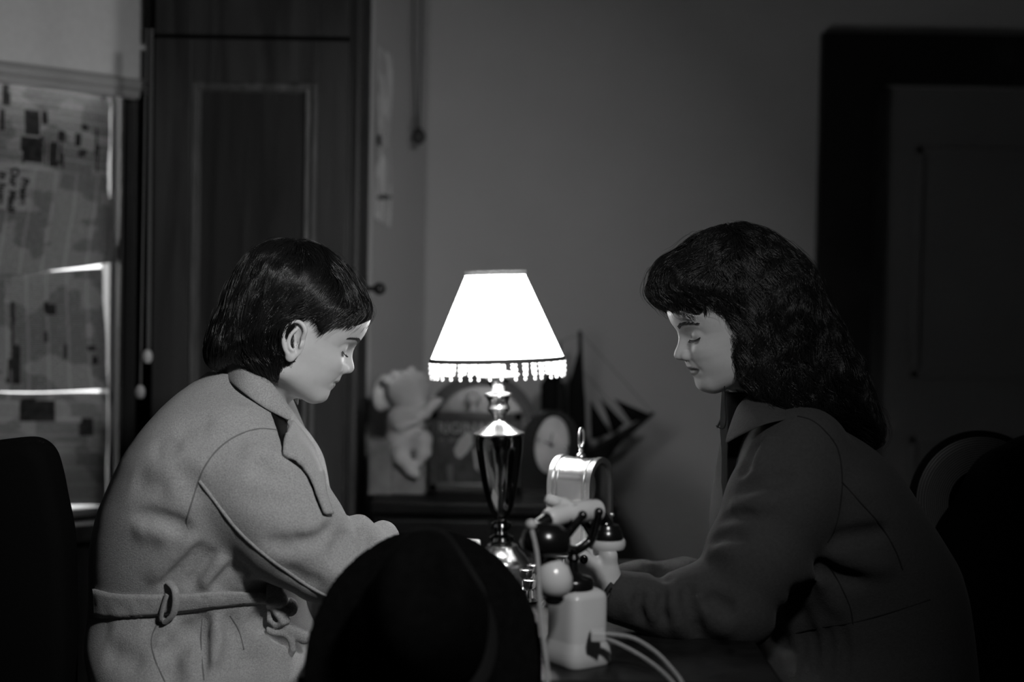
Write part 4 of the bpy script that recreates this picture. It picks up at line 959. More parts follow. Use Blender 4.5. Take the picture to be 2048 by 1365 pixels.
def head_field(h=0.0016, ears=(1,), tweak=None, ec=(0.000, 0.000), es=0.88, ev=0.0745, hair=None):
    F = Field((-0.13, -0.1, -0.16), (0.135, 0.1, 0.155), h)
    x, y, z = F.xyz((slice(None),) * 3)
    tab = PROFILE if tweak is None else sorted(tweak(PROFILE))
    # cranium
    F.u(ell((-0.008, 0, 0.056), (0.101, 0.073, 0.082)))
    F.u(ell((-0.030, 0, 0.030), (0.075, 0.066, 0.070)), 0.02)
    zz = z
    full = sinterp(zz, tab)
    un, us = interp(np.array([W_NAS]), tab)[0], interp(np.array([W_SUB - 0.002]), tab)[0]
    base = [(w_, u_) for w_, u_ in tab if w_ > W_NAS + 0.001] + [(W_NAS, un - 0.001), (W_NAS - 0.015, un - 0.006), (W_SUB, us - 0.001)]
    smooth_low = [(W_SUB - 0.004, us - 0.002), (W_STO, us - 0.0045), (W_STO - 0.012, us - 0.008)] + [(w_, u_) for w_, u_ in tab if w_ < W_STO - 0.017]
    Bb = sinterp(zz, sorted(base + smooth_low))
    Wt = sinterp(zz, sg=0.007, tab= [(0.11, 0.05), (0.09, 0.064), (0.06, 0.071), (0.03, 0.0690), (0.012, 0.0695), (-0.006, 0.0680), (-0.02, 0.063), (-0.035, 0.057), (-0.05, 0.049), (-0.062, 0.041), (-0.072, 0.030), (-0.08, 0.015), (-0.1, 0.01)])
    tn = np.clip((W_NAS - zz) / (W_NAS - W_SUB), 0, 1)
    sn_ = 0.0075 + 0.0075 * tn ** 1.6
    isnose = (zz < W_NAS + 0.004) & (zz > W_SUB - 0.004)
    nose = np.where(isnose, full - Bb, 0) * np.exp(-(np.abs(y) / sn_) ** 2.4)
    islip = (zz <= W_SUB - 0.0040) & (zz > W_STO - 0.019)
    lip = np.where(islip, full - Bb, 0) * np.exp(-(np.abs(y) / 0.0215) ** 3.0)
    rel = nose + lip
    ay = np.abs(y)
    rel = rel - 0.0105 * np.exp(-((ay - 0.029) / 0.0155) ** 2 - ((zz - 0.0185) / 0.0105) ** 2)      # sockets
    rel = rel + 0.0025 * np.exp(-((ay - 0.027) / 0.018) ** 2 - ((zz - 0.037) / 0.007) ** 2)         # brow ridge
    rel = rel + 0.0065 * np.exp(-((ay - 0.041) / 0.017) ** 2 - ((zz + 0.004) / 0.016) ** 2)         # cheekbones
    rel = rel - 0.0034 * np.exp(-(zz - W_STO) ** 2 / 0.0016 ** 2) * np.exp(-(ay / 0.0235) ** 6)        # mouth line
    rel = rel - 0.0020 * np.exp(-((ay - 0.0245) / 0.005) ** 2 - ((zz - W_STO) / 0.005) ** 2)
    rel = rel - 0.0016 * np.exp(-((ay - 0.020 - 0.35 * (W_SUB - zz).clip(0, 1)) / 0.0035) ** 2) * np.exp(-((zz + 0.026) / 0.012) ** 2)  # fold beside the nose
    B = Bb + rel
    u0 = 0.0
    q = np.sqrt(((x - u0) / np.maximum(B - u0, 0.02)) ** 2 + np.abs(y / Wt) ** 2.25)
    f = (q - 1) * 0.055
    f = np.maximum(f, -(x + 0.012))
    f = np.maximum(f, zz - 0.095)
    bot = (W_MEN - 0.001 + 0.06 * np.clip(0.075 - x, 0, 1)) - zz
    k = 0.014; f2 = np.maximum(f, bot) + np.maximum(k - np.abs(f - bot), 0) ** 2 / (4 * k)
    k = 0.020; F.f = np.minimum(F.f, f2) - np.maximum(k - np.abs(F.f - f2), 0) ** 2 / (4 * k)
    # jaw
    for s in (-1, 1):
        F.u(cap((0.000, s * 0.047, -0.008), (0.008, s * 0.045, -0.044), 0.018, 0.015), 0.016)
        F.u(cap((0.008, s * 0.045, -0.044), (0.066, s * 0.014, W_MEN + 0.014), 0.014, 0.013), 0.018)
    F.u(ell((0.030, 0, -0.030), (0.055, 0.052, 0.038)), 0.015)
    # nostrils, wings of the nose
    ut = float(interp(np.array([W_TIP]), tab)[0])
    for s in (-1, 1):
        F.u(ell((ut - 0.017, s * 0.0115, W_SUB + 0.0065), (0.0090, 0.0056, 0.0066)), 0.004)
        F.s_(ell((ut - 0.0135, s * 0.0070, W_SUB + 0.0012), (0.0060, 0.0030, 0.0040)), 0.0015)
        F.groove([(ut - 0.022, s * 0.0130, W_SUB + 0.001), (ut - 0.0265, s * 0.0155, W_SUB + 0.007), (ut - 0.022, s * 0.0150, W_SUB + 0.0130), (ut - 0.014, s * 0.0120, W_SUB + 0.0150)], 0.0018, 0.0022)
        # closed, downcast eyelids
        F.u(ell((0.0706, s * 0.0295, 0.0165), (0.0114, 0.0130, 0.0115)), 0.0045)
        if hair: trim_head(F, *hair)
    for s in (-1, 1):
        F.groove([(0.087, s * 0.018, 0.0225), (0.0885, s * 0.027, 0.0268), (0.084, s * 0.038, 0.0255), (0.077, s * 0.044, 0.020)], 0.0015, 0.0024)
        F.groove([(0.088, s * 0.0185, 0.0125), (0.088, s * 0.026, 0.0098), (0.0845, s * 0.036, 0.0100), (0.078, s * 0.0425, 0.0125)], 0.0013, 0.0018)
    for s in ears:   # outer ear
        c = np.array([ec[0], s * ev, ec[1]]); T = Matrix.Rotation(math.radians(-14), 3, 'Y') @ Matrix.Rotation(math.radians(s * 16), 3, 'Z')
        def E(a, b_, d=0.0): return tuple(c + np.array(T @ Vector((a * es, s * d, b_ * es))))
        F.u(ell(E(0, 0.002, 0.002), (0.0150, 0.0042, 0.027), T), 0.005)
        F.s_(ell(E(0.001, 0.004, 0.008), (0.0108, 0.0075, 0.0205), T), 0.003)
        hel = catmull([E(0.0105, 0.006, 0.003), E(0.0135, 0.018, 0.006), E(0.008, 0.0275, 0.0075), E(-0.002, 0.0305, 0.009), E(-0.0115, 0.0245, 0.0105), E(-0.0160, 0.012, 0.011), E(-0.0155, 0.0, 0.0105), E(-0.0115, -0.012, 0.0085), E(-0.006, -0.020, 0.006)], 4)
        F.chain(hel, [0.0026 + 0.0004 * math.sin(i * 0.3) for i in range(len(hel))], 0.0018)
        anti = catmull([E(0.000, 0.019, 0.0065), E(-0.0065, 0.010, 0.0085), E(-0.008, -0.001, 0.0085), E(-0.0045, -0.0105, 0.0075), E(0.001, -0.0135, 0.0065)], 4)
        F.chain(anti, 0.0024, 0.0022)
        F.u(ell(E(-0.002, -0.0225, 0.0045), (0.0078, 0.0042, 0.0085), T), 0.003)
        F.u(ell(E(0.0095, -0.003, 0.005), (0.0035, 0.0038, 0.0055), T), 0.003)
        F.s_(ell(E(0.0028, -0.002, 0.006), (0.0062, 0.0068, 0.0085), T), 0.002)
    return F
def trim_head(F, Fo, Fm):
    """keep the scalp under the hair"""
    nx, ny, nz = F.n; x, y, z = F.xyz((slice(None),) * 3)
    pts = np.stack(np.broadcast_arrays(x, y, z), -1).reshape(-1, 3)
    cand = (F.f.reshape(-1) < 0.004) & ((pts[:, 2] > 0.02) | (pts[:, 0] < -0.02)) & (pts[:, 2] > -0.04)
    o = Fo.sample(pts[cand]) + 0.0065; m = Fm.sample(pts[cand]); f = F.f.reshape(-1); v = f[cand]
    f[cand] = np.where(m < -0.004, np.maximum(v, o), v)
def join_meshes(ms, name):
    bm = bmesh.new(); 
    for m in ms: bm.from_mesh(m)
    me = bpy.data.meshes.new(name); bm.to_mesh(me); bm.free(); return me
def lash_brow(M, parent, s_list=(-1, 1), F=None, lash=0.0045, broww=0.0016):
    for s in s_list:
        q = MB()
        for i in range(16):
            t = i / 15; v = 0.0185 + 0.025 * t; wv = 0.0115 - 0.0022 * math.sin(PI * t) + 0.0012 * t; uu = 0.0862 - 0.0095 * t ** 1.8
            a = Vector((uu - 0.0012, s * v, wv)); b = a + Vector((0.0040, s * (0.001 + 0.0035 * t), -0.0028)) * (lash / 0.006); c = b + Vector((0.0022, s * 0.001, 0.0002)) * (lash / 0.006)
            q.tube([M @ a, M @ b, M @ c], [0.00045, 0.00035, 0.0001], 4)
        q.tube([M @ Vector((0.0857 - 0.0095 * t ** 1.8, s * (0.0185 + 0.025 * t), 0.0115 - 0.0022 * math.sin(PI * t) + 0.0012 * t)) for t in [i / 12 for i in range(13)]], 0.0007, 6)
        q.build('eyelashes', M_HAIR, parent)
        q = MB()
        for i in range(90):
            t = i / 89; v = 0.0125 + 0.036 * t; wv = 0.0325 + 0.0055 * math.sin(PI * min(1, t * 0.95)) + (RNG.random() - 0.5) * 0.0055 * (1 - 0.6 * t)
            pts = np.array([[0.12, s * v, wv]]); us = np.arange(0.12, 0.05, -0.0004)
            col = np.stack([us, np.full_like(us, s * v), np.full_like(us, wv)], 1); fv = F.sample(col); k = int(np.argmax(fv < 0))
            a = Vector(col[k]) + Vector((0.0004, 0, 0)); b = a + Vector((-0.0012, s * 0.005, 0.0022 * (1 - t)))
            q.tube([M @ a, M @ b], [0.0007, 0.00025], 4)
        q.build('eyebrow', M_BROW, parent)
def colour_lips(me, M, v):
    """a soft lip mask as a point attribute, mixed into the skin colour by the material"""
    Mi = np.array(M.inverted()); co = np.empty(len(me.vertices) * 3, dtype=np.float32); me.vertices.foreach_get('co', co); c = co.reshape(-1, 3) @ Mi[:3, :3].T + Mi[:3, 3]
    a = np.abs(c[:, 1]) / 0.0235; hh = np.sqrt(np.clip(1 - a ** 2, 0, 1))
    up = W_STO + 0.0078 * hh ** 0.8 - 0.0012 * np.exp(-(c[:, 1] / 0.004) ** 2); dn = W_STO - 0.0092 * hh
    e = 0.0009; m = np.clip((up - c[:, 2]) / e, 0, 1) * np.clip((c[:, 2] - dn) / e, 0, 1) * (c[:, 0] > 0.055) * (a < 1)
    m = np.maximum(m, 1.6 * np.exp(-((c[:, 2] - W_STO) / 0.0011) ** 2) * (a < 1) * (c[:, 0] > 0.055)).clip(0, 1.6)
    at = me.attributes.new('lip', 'FLOAT', 'POINT'); at.data.foreach_set('value', m.astype(np.float32))
def lip_material(m, v):
    nt = m.node_tree; b = nt.nodes['Principled BSDF']; src = b.inputs['Base Color'].links[0].from_socket
    at = nt.nodes.new('ShaderNodeAttribute'); at.attribute_name = 'lip'
    mx = nt.nodes.new('ShaderNodeMix'); mx.data_type = 'RGBA'; mx.clamp_factor = True; nt.links.new(at.outputs['Fac'], mx.inputs['Factor'])
    nt.links.new(src, mx.inputs['A']); mx.inputs['B'].default_value = (v, v, v, 1); nt.links.new(mx.outputs['Result'], b.inputs['Base Color'])
lip_material(M_SKIN, 0.36); lip_material(M_SKIN2, 0.12)

# ------------------------------------------------------------------ hair
def poly_sdf(pu, pw, poly):
    """signed distance to a polygon in the (u, w) plane, negative inside"""
    poly = np.array(poly, dtype=np.float32); n = len(poly)
    best = np.full(np.broadcast(pu, pw).shape, 1e9, dtype=np.float32); ins = np.zeros(best.shape, dtype=bool)
    for i in range(n):
        a, b = poly[i], poly[(i + 1) % n]; e = b - a; L = float(e @ e) + 1e-12
        dx, dz = pu - a[0], pw - a[1]; t = np.clip((dx * e[0] + dz * e[1]) / L, 0, 1)
        best = np.minimum(best, (dx - t * e[0]) ** 2 + (dz - t * e[1]) ** 2)
        c = ((a[1] > pw) != (b[1] > pw)) & (pu < (b[0] - a[0]) * (pw - a[1]) / (b[1] - a[1] + 1e-12) + a[0]); ins ^= c
    d = np.sqrt(best); return np.where(ins, -d, d)
def to_local(M, pts, D):
    Mi = M.inverted(); return [(lambda q: (q.x, q.z))(Mi @ P(x, y, D)) for x, y in pts]
def smooth_poly(pts, n=5): return [(p.x, p.y) for p in catmull([Vector((a, b, 0)) for a, b in pts], n, closed=True)]
def strands(Fo, masks, flow, M, seeds, n, L, rad, levels, wave=(0, 0.03), stop=0.004, seg=14, seed=1, jit=0.35, locks=26):
    rng = np.random.default_rng(seed)
    K = max(20, n // locks); lk = rng.integers(0, K, n); idx = rng.integers(0, len(seeds), K)[lk]
    p = seeds[idx] + rng.normal(0, 0.0036, (n, 3)); lev = rng.uniform(levels[0], levels[1], K)[lk] + rng.normal(0, 0.0008, n)
    fx = np.array([f_[0] for f_ in flow]); fd = np.array([f_[1] for f_ in flow])
    Ls = L * rng.uniform(0.5, 1.3, K)[lk] * rng.uniform(0.85, 1.1, n); step = Ls / seg
    path = [p.copy()]; alive = np.ones(n, dtype=bool); ph = rng.normal(0, 1.2, K)[lk] + rng.normal(0, 0.15, n); side0 = rng.normal(0, jit, K)[lk] + rng.normal(0, 0.05, n)
    frozen = np.full(n, seg)
    for k in range(seg):
        d2 = ((p[:, None, [0, 2]] - fx[None]) ** 2).sum(2) + 1e-5; wgt = d2 ** -1.6; wgt /= wgt.sum(1, keepdims=True); d = wgt @ fd
        d[:, 1] *= np.tanh(p[:, 1] / 0.02)
        g = Fo.grad(p); 
        clump = np.sin(p[:, 0] * 190 + np.sin(p[:, 2] * 150) * 1.3) * 0.10
        d = d - g * (d * g).sum(1, keepdims=True); d /= np.linalg.norm(d, axis=1, keepdims=True) + 1e-9
        sd = np.cross(g, d); cl2 = np.sin(p[:, 0] * 60 + p[:, 1] * 45 + p[:, 2] * 30) * 2.0
        a = wave[0] * np.sin(2 * PI * (k * step / wave[1]) + ph + cl2)
        d = d + sd * (side0 * 0.35 + clump + a)[:, None]; d /= np.linalg.norm(d, axis=1, keepdims=True) + 1e-9
        p = p + d * step[:, None] * alive[:, None]
        g = Fo.grad(p); p = p - g * np.clip((Fo.sample(p) - lev), -0.01, 0.01)[:, None] * 0.9
        mk = masks(p); dead = alive & (mk > stop * rng.uniform(0.0, 2.0, n)); frozen[dead] = k; alive &= ~dead
        path.append(p.copy())
    A = np.stack(path, 1)                                   # n, seg+1, 3
    keep = (frozen > 2); A = A[keep]; fr = frozen[keep]; n = len(A)
    Mn = np.array(M); A = A @ Mn[:3, :3].T + Mn[:3, 3]
    T = np.gradient(A, axis=1); T /= np.linalg.norm(T, axis=2, keepdims=True) + 1e-9
    ref = np.array([0.3, -1.0, 0.2]); N1 = np.cross(T, ref); N1 /= np.linalg.norm(N1, axis=2, keepdims=True) + 1e-9; N2 = np.cross(T, N1)
    t = np.arange(seg + 1)[None, :] / np.maximum(fr[:, None], 1); R = rad * rng.uniform(0.6, 1.25, n)[:, None] * np.clip(np.minimum((1.05 - t) * 3.0, (t + 0.08) * 6.0), 0.05, 1.0)
    V = np.stack([A + R[..., None] * (math.cos(2*PI*j/3) * N1 + math.sin(2*PI*j/3) * N2) for j in range(3)], 2)   # n, seg+1, 3, 3
    V = V.reshape(-1, 3); bs = (np.arange(n) * (seg + 1) * 3)[:, None, None] + (np.arange(seg) * 3)[None, :, None]; j = np.arange(3)[None, None, :]
    ok = (np.arange(seg)[None, :] < fr[:, None])
    Q = np.stack([bs + j, bs + (j + 1) % 3, bs + 3 + (j + 1) % 3, bs + 3 + j], 3)[ok].reshape(-1, 4)
    return V, Q
def mesh_np(name, V, Q):
    me = bpy.data.meshes.new(name); me.vertices.add(len(V)); me.vertices.foreach_set('co', V.astype(np.float32).ravel())
    me.loops.add(Q.size); me.loops.foreach_set('vertex_index', Q.astype(np.int32).ravel())
    me.polygons.add(len(Q)); me.polygons.foreach_set('loop_start', np.arange(0, Q.size, 4, dtype=np.int32)); me.update(calc_edges=True); return me
def make_hair(M, D, hull_px, mask_px, flow_px, hullDV, n, L, rad, name, mtl, parent, wave=(0, 0.03), lo=(-0.2, -0.11, -0.2), hi=(0.15, 0.11, 0.16), hull_extra=None, seed=1, shell=0.0035, face_cut=None, levels=(-0.002, 0.0035), Dn=None, boost=None, hk=0.004, rough=0.0018):
    hull = smooth_poly(to_local(M, hull_px, D)); mask = smooth_poly(to_local(M, mask_px, Dn or D), 3)
    Dd, Vm = hullDV
    Fo = Field(lo, hi, 0.0032); x, y, z = Fo.xyz((slice(None),) * 3)
    d = poly_sdf(x, z, hull)
    e = Dd - np.minimum(-d, Dd); Fo.f = (np.sqrt(e ** 2 + (y * Dd / Vm) ** 2) - Dd).astype(np.float32)
    if hull_extra: hull_extra(Fo)
    mk = poly_sdf(x, z, mask) + 0 * y
    if face_cut is not None: mk = np.maximum(mk, face_cut(x, y, z))
    Fm = Field(lo, hi, 0.0032); Fm.f = mk.astype(np.float32)
    Fs = Field(lo, hi, 0.0032); a, b = Fo.f + shell, mk; k = hk
    a = a + rough * np.sin(x * 210 + 60 * z) * np.sin(z * 90 + y * 130)
    Fs.f = (np.maximum(a, b) + np.maximum(k - np.abs(a - b), 0) ** 2 / (4 * k)).astype(np.float32)
    sm = Fs.mesh('shell'); co = np.empty(len(sm.vertices) * 3, dtype=np.float32); sm.vertices.foreach_get('co', co); co = co.reshape(-1, 3).astype(float)
    good = (Fo.sample(co) > -0.012) & (Fm.sample(co) < 0.001); seeds = co[good]
    Mi = M.inverted(); fl = []
    for px, py, dx, dy, lat in flow_px:
        a = Mi @ P(px, py, D); b = Mi @ P(px + dx, py + dy, D); v = (b - a).normalized(); fl.append(((a.x, a.z), (v.x, lat, v.z)))
    V, Q = strands(Fo, lambda p: Fm.sample(p), fl, M, seeds, n, L, rad, levels, wave, seed=seed)
    V2, Q2 = strands(Fo, lambda p: Fm.sample(p) - 0.006, fl, M, seeds, n // 60, L * 0.8, rad * 0.55, (levels[1], levels[1] + 0.006), (wave[0] * 1.4, wave[1]), seed=seed + 9, locks=2)
    ex = []
    if boost:
        bx_, by_, br, bn = boost; c0 = Mi @ P(bx_, by_, D); near = seeds[((seeds[:, [0, 2]] - np.array([c0.x, c0.z])) ** 2).sum(1) < br * br]
        print('boost seeds', len(near), len(seeds))
        if len(near): ex = [mesh_np('s3', *strands(Fo, lambda p: Fm.sample(p), fl, M, near, bn, L * 0.7, rad, (0.0, levels[1] * 0.6), wave, seed=seed + 5, locks=14))]
    sm.transform(M); ns = len(sm.polygons); me = join_meshes([sm, mesh_np('s', V, Q), mesh_np('s2', V2, Q2)] + ex, name)
    mi = np.ones(len(me.polygons), dtype=np.int32); mi[:ns] = 0; me.materials.append(mat('hair_underlayer', 0.006, 0.9, spec=0.05)); me.materials.append(mtl); me.polygons.foreach_set('material_index', mi)
    o = link(name, me, None, parent); return o, Fo, Fm

# ------------------------------------------------------------------ clothing helpers
def torso(tab, D0, p=2.4, q=2.0):
    """tab rows: (z, x_left, x_right, half depth, depth centre)"""
    tab = sorted(tab); zs = [t[0] for t in tab]
    def f(x, y, z):
        I = lambda i: sum(np.interp(z + d * 0.01, zs, [t[i] for t in tab]) for d in (-1, 0, 1)).astype(np.float32) / 3
        a, b, hd, dc = I(1), I(2), I(3), I(4); cx_, ax_ = (a + b) / 2, (b - a) / 2
        r = (np.abs((x - cx_) / ax_) ** p + np.abs((y - dc) / hd) ** p) ** (1 / p)
        g = (r - 1) * np.minimum(ax_, hd) * 0.9
        return np.maximum(g, np.maximum(z - zs[-1], zs[0] - z))
    return f, None, None
def row(y, xl, xr, hd, dc, D=2.15): return (P((xl + xr) / 2, y, D).z, P(xl, y, D).x, P(xr, y, D).x, hd, dc)
def surf_strip(F, top, bot, off, name, m, parent, n=40, k=4, thick=0.004, d=(1.6, 2.6), bulge=0.0):
    tp = catmull([Vector((a, b, 0)) for a, b in top], 10); bt = catmull([Vector((a, b, 0)) for a, b in bot], 10)
    def at(c, t): i = t * (len(c) - 1); j = min(int(i), len(c) - 2); return c[j].lerp(c[j + 1], i - j)
    vs = []; 
    for i in range(n + 1):
        for j in range(k + 1):
            q = at(tp, i / n).lerp(at(bt, i / n), j / k); h_ = F.hit(q.x, q.y, *d)
            dirv = (Vector((0, 0, CAM_Z)) - h_).normalized(); vs.append(h_ + dirv * (off + bulge * math.sin(PI * j / k)))
    fs = [(i*(k+1)+j, (i+1)*(k+1)+j, (i+1)*(k+1)+j+1, i*(k+1)+j+1) for i in range(n) for j in range(k)]
    me = bpy.data.meshes.new(name); me.from_pydata([tuple(v) for v in vs], [], fs); o = link(name, me, m, parent)
    md = o.modifiers.new('solid', 'SOLIDIFY'); md.thickness = thick; md.offset = 0
    return o
def seam(F, px, m, parent, r=0.0011, name='seam', off=0.0010, d=(1.6, 2.6)):
    pts = [F.hit(q.x, q.y, *d) for q in catmull([Vector((a, b, 0)) for a, b in px], 8)]
    ok = [pts[0]] 
    for q in pts[1:]:
        if (q - ok[-1]).length < 0.05: ok.append(q)
    if len(ok) < 3: return None
    for _ in range(2): ok = [ok[0]] + [(ok[i-1] + ok[i] * 2 + ok[i+1]) / 4 for i in range(1, len(ok) - 1)] + [ok[-1]]
    return MB().tube([q + (Vector((0, 0, CAM_Z)) - q).normalized() * off for q in ok], r, 8).build(name, m, parent)
def px_tube(pts, r, name, m, parent, seg=12, n=8, flat=None):
    return MB().tube(catmull([P(*q) for q in pts], n), r, seg, flat=flat).build(name, m, parent)
def gpx(F, px, w_, amt, d=(1.6, 2.6)):
    F.groove([F.hit(x, y, *d) for x, y in px], w_, amt)
def sheet_loft(rowsv, name, m, parent, thick=0.004, sub=2):
    n = len(rowsv[0]); vs = [tuple(p) for r in rowsv for p in r]
    fs = [(i*n+j, i*n+j+1, (i+1)*n+j+1, (i+1)*n+j) for i in range(len(rowsv)-1) for j in range(n-1)]
    me = bpy.data.meshes.new(name); me.from_pydata(vs, [], fs); o = link(name, me, m, parent)
    md = o.modifiers.new('solid', 'SOLIDIFY'); md.thickness = thick; md.offset = 0
    if sub: sd = o.modifiers.new('sub', 'SUBSURF'); sd.levels = sub; sd.render_levels = sub
    return o
def hand(F, wrist, fwd, up, sc=1.0, curl=(0.5, 0.6, 0.7, 0.8), thumb=1, thumb_up=0.0, spread=0.0):
    """a right/left hand: fwd along the metacarpals, up out of the back of the hand; thumb side = +/- fwd x up"""
    fwd = Vector(fwd).normalized(); up = Vector(up); up = (up - fwd * up.dot(fwd)).normalized(); sd = fwd.cross(up) * thumb
    w0 = Vector(wrist); c = w0 + fwd * 0.048 * sc
    R = Matrix((fwd, sd, up)).transposed()
    F.u(cap(w0 - fwd * 0.03, w0, 0.024 * sc, 0.023 * sc)); F.u(ell(c, (0.046 * sc, 0.037 * sc, 0.0145 * sc), R), 0.015)
    F.u(ell(w0 + fwd * 0.03 * sc + sd * 0.020 * sc - up * 0.006, (0.030 * sc, 0.015 * sc, 0.014 * sc), R), 0.012)
    for i in range(4):
        off = (0.027 - 0.018 * i) * sc; ln = (0.068, 0.076, 0.071, 0.056)[i] * sc; k0 = w0 + fwd * (0.084 - 0.003 * abs(i - 1.2)) * sc + sd * off
        F.u(ell(k0 + up * 0.001, (0.0105 * sc,) * 3), 0.008)
        a = 0.0; p = k0; d = fwd; pts = [p]
        for j, (fr, cu_) in enumerate(((0.46, 0.9), (0.30, 1.25), (0.24, 0.8))):
            a += curl[i] * cu_ ; d = (fwd * math.cos(a) - up * math.sin(a) + sd * spread * (1.5 - i)).normalized(); p = p + d * ln * fr; pts.append(p)
        F.chain(pts, [0.0088 * sc, 0.0080 * sc, 0.0072 * sc, 0.0060 * sc], 0.003)
    t0 = w0 + fwd * 0.022 * sc + sd * 0.028 * sc - up * 0.004
    t1 = t0 + (fwd * 0.55 + sd * 0.75 + up * thumb_up).normalized() * 0.036 * sc; t2 = t1 + (fwd * 0.95 + sd * 0.15 + up * thumb_up * 1.3).normalized() * 0.030 * sc; t3 = t2 + (fwd * 1.0 - sd * 0.10 + up * thumb_up).normalized() * 0.022 * sc
    F.chain([t0, t1, t2, t3], [0.0125 * sc, 0.0105 * sc, 0.0095 * sc, 0.0075 * sc], 0.006)
def coarse_body(neck0, neck1, chest, waist, hips, sh, elb, wr, knee, foot, lo, hi):
    F = Field(lo, hi, 0.012)
    F.u(cap(neck0, neck1, 0.036, 0.040)); F.u(cap(neck1, chest, 0.045, 0.090), 0.03); F.u(cap(chest, waist, 0.090, 0.085), 0.04); F.u(cap(waist, hips, 0.085, 0.11), 0.05)
    for i in range(2):
        F.u(cap(sh[i], elb[i], 0.050, 0.038), 0.04); F.u(cap(elb[i], wr[i], 0.036, 0.025), 0.01); F.u(cap(neck1, sh[i], 0.035, 0.04), 0.02)
        hp = Vector(hips); F.u(cap(hp + (Vector(knee[i]) - hp) * 0.1, knee[i], 0.085, 0.055), 0.04); F.u(cap(knee[i], foot[i], 0.052, 0.034), 0.02)
        fd = (Vector(knee[i]) - hp); fd.z = 0; fd.normalize(); F.u(cap(foot[i], Vector(foot[i]) + fd * 0.16 - Vector((0, 0, 0.015)), 0.036, 0.028), 0.02)
    return F.mesh('body', smooth_it=2)
# ================================================================== woman in the grey wool coat
YC = 2.13
ML = Matrix.Translation(P(578, 674, 2.10)) @ Matrix.Rotation(math.radians(13), 4, 'Z') @ Matrix.Rotation(math.radians(24), 4, 'Y')
def twL(tab): 
    out = []
    for w_, u_ in tab:
        out.append((w_ + 0.002 * math.exp(-((w_ - W_TIP) / 0.012) ** 2), u_ - 0.0025 * math.exp(-((w_ - W_TIP) / 0.014) ** 2)))
    return out
MLi = ML.inverted()
hull = [(591, 478), (637, 488), (677, 513), (710, 547), (733, 583), (745, 615), (743, 635), (728, 656), (690, 700), (640, 735), (600, 748), (574, 752), (549, 768), (520, 748), (482, 740), (448, 736), (416, 722), (413, 685), (428, 641), (446, 592), (469, 545), (502, 503), (545, 483)]
mask = [(591, 440), (700, 480), (790, 600), (760, 640), (738, 650), (716, 657), (696, 656), (660, 652), (638, 668), (630, 652), (622, 641), (608, 632), (590, 644), (583, 661), (580, 700), (588, 735), (576, 744), (560, 768), (548, 762), (520, 745), (490, 730), (464, 722), (432, 738), (400, 730), (390, 640), (440, 520), (500, 450)]
flow = [(560, 500, -40, 30, 0.9), (520, 520, -40, 60, 0.6), (470, 580, -25, 70, 0.1), (440, 650, -20, 50, 0.0), (425, 690, -15, 40, 0.0), (620, 500, 30, 30, 0.9), (670, 540, 50, 45, 0.2), (710, 590, 28, 55, 0.0), (733, 630, -8, 50, 0.0), (715, 640, -45, 40, 0.0), (690, 640, -60, 22, 0.0),
        (650, 600, -50, 45, 0.3), (640, 560, -60, 55, 0.4), (600, 560, -60, 60, 0.5), (570, 600, -60, 45, 0.3), (540, 620, -50, 45, 0.2), (510, 640, -35, 55, 0.1), (505, 680, 5, 60, 0.0), (550, 680, -10, 60, 0.0), (570, 700, 10, 60, 0.0), (580, 730, 20, 40, 0.0), (540, 730, 10, 50, 0.0), (500, 710, 20, 45, 0.0), (460, 680, -10, 40, 0.0), (600, 620, -60, 25, 0.1)]
def exL(F):
    M_ = MLi
    for (x, y, d_, r) in ((550, 700, 2.045, 0.026), (520, 720, 2.055, 0.022), (470, 680, 2.08, 0.030)):
        F.u(ell(tuple(M_ @ P(x, y, d_)), (r, r * 0.8, r * 1.5)), 0.02)
hairL, FoL, FmL = make_hair(ML, 2.10, hull, mask, flow, (0.080, 0.082), 16000, 0.085, 0.00034, 'hair', M_HAIR, None, wave=(0.22, 0.06), hull_extra=exL, seed=3, Dn=2.06, levels=(-0.002, 0.0022), rough=0.0004)

FL = head_field(0.0015, ears=(-1, 1), tweak=twL, ec=(0.005, -0.003), es=0.95, hair=(FoL, FmL))
nk = MLi @ P(508, 838, 2.14)
FL.u(cap((-0.012, 0, -0.030), tuple(nk), 0.047, 0.045), 0.02)
hL = FL.mesh('head', ML, smooth_it=0)
neck1 = P(500, 835, 2.14)
bodyL = coarse_body(P(540, 770, 2.12), neck1, P(430, 960, 2.14), P(400, 1180, 2.14), P(400, 1390, 2.14),
                    (P(480, 910, 2.02), P(470, 900, 2.30)), (P(655, 1120, 1.99), P(660, 1110, 2.33)), (P(815, 1150, 2.10), P(826, 1130, 2.24)),
                    ((P(640, 1400, 2.03).x + 0.0, 2.04, 0.55), (P(640, 1400, 2.2).x, 2.24, 0.55)), ((-0.26, 2.04, 0.06), (-0.26, 2.24, 0.06)), (-0.80, 1.85, -0.0), (0.12, 2.5, 1.15))
hands = Field((-0.12, 2.0, 0.70), (0.12, 2.45, 0.86), 0.0025)
for c, sd_ in ((P(815, 1150, 2.10), 1), (P(826, 1130, 2.24), -1)):
    hand(hands, Vector((c.x, c.y, max(c.z, TZ + 0.03))), (1, 0.15 * sd_, -0.02), (0, 0, 1), 0.92, (0.85, 0.9, 0.95, 1.0), thumb=-sd_)
left = link('person', join_meshes([hL, bodyL, hands.mesh('hands')], 'person'), M_SKIN)
colour_lips(left.data, ML, None)
tag(left, 'woman with a short dark bob in a belted light grey wool coat, looking down', 'person')
lash_brow(ML, left, (-1, 1), FL)

put(hairL, left)
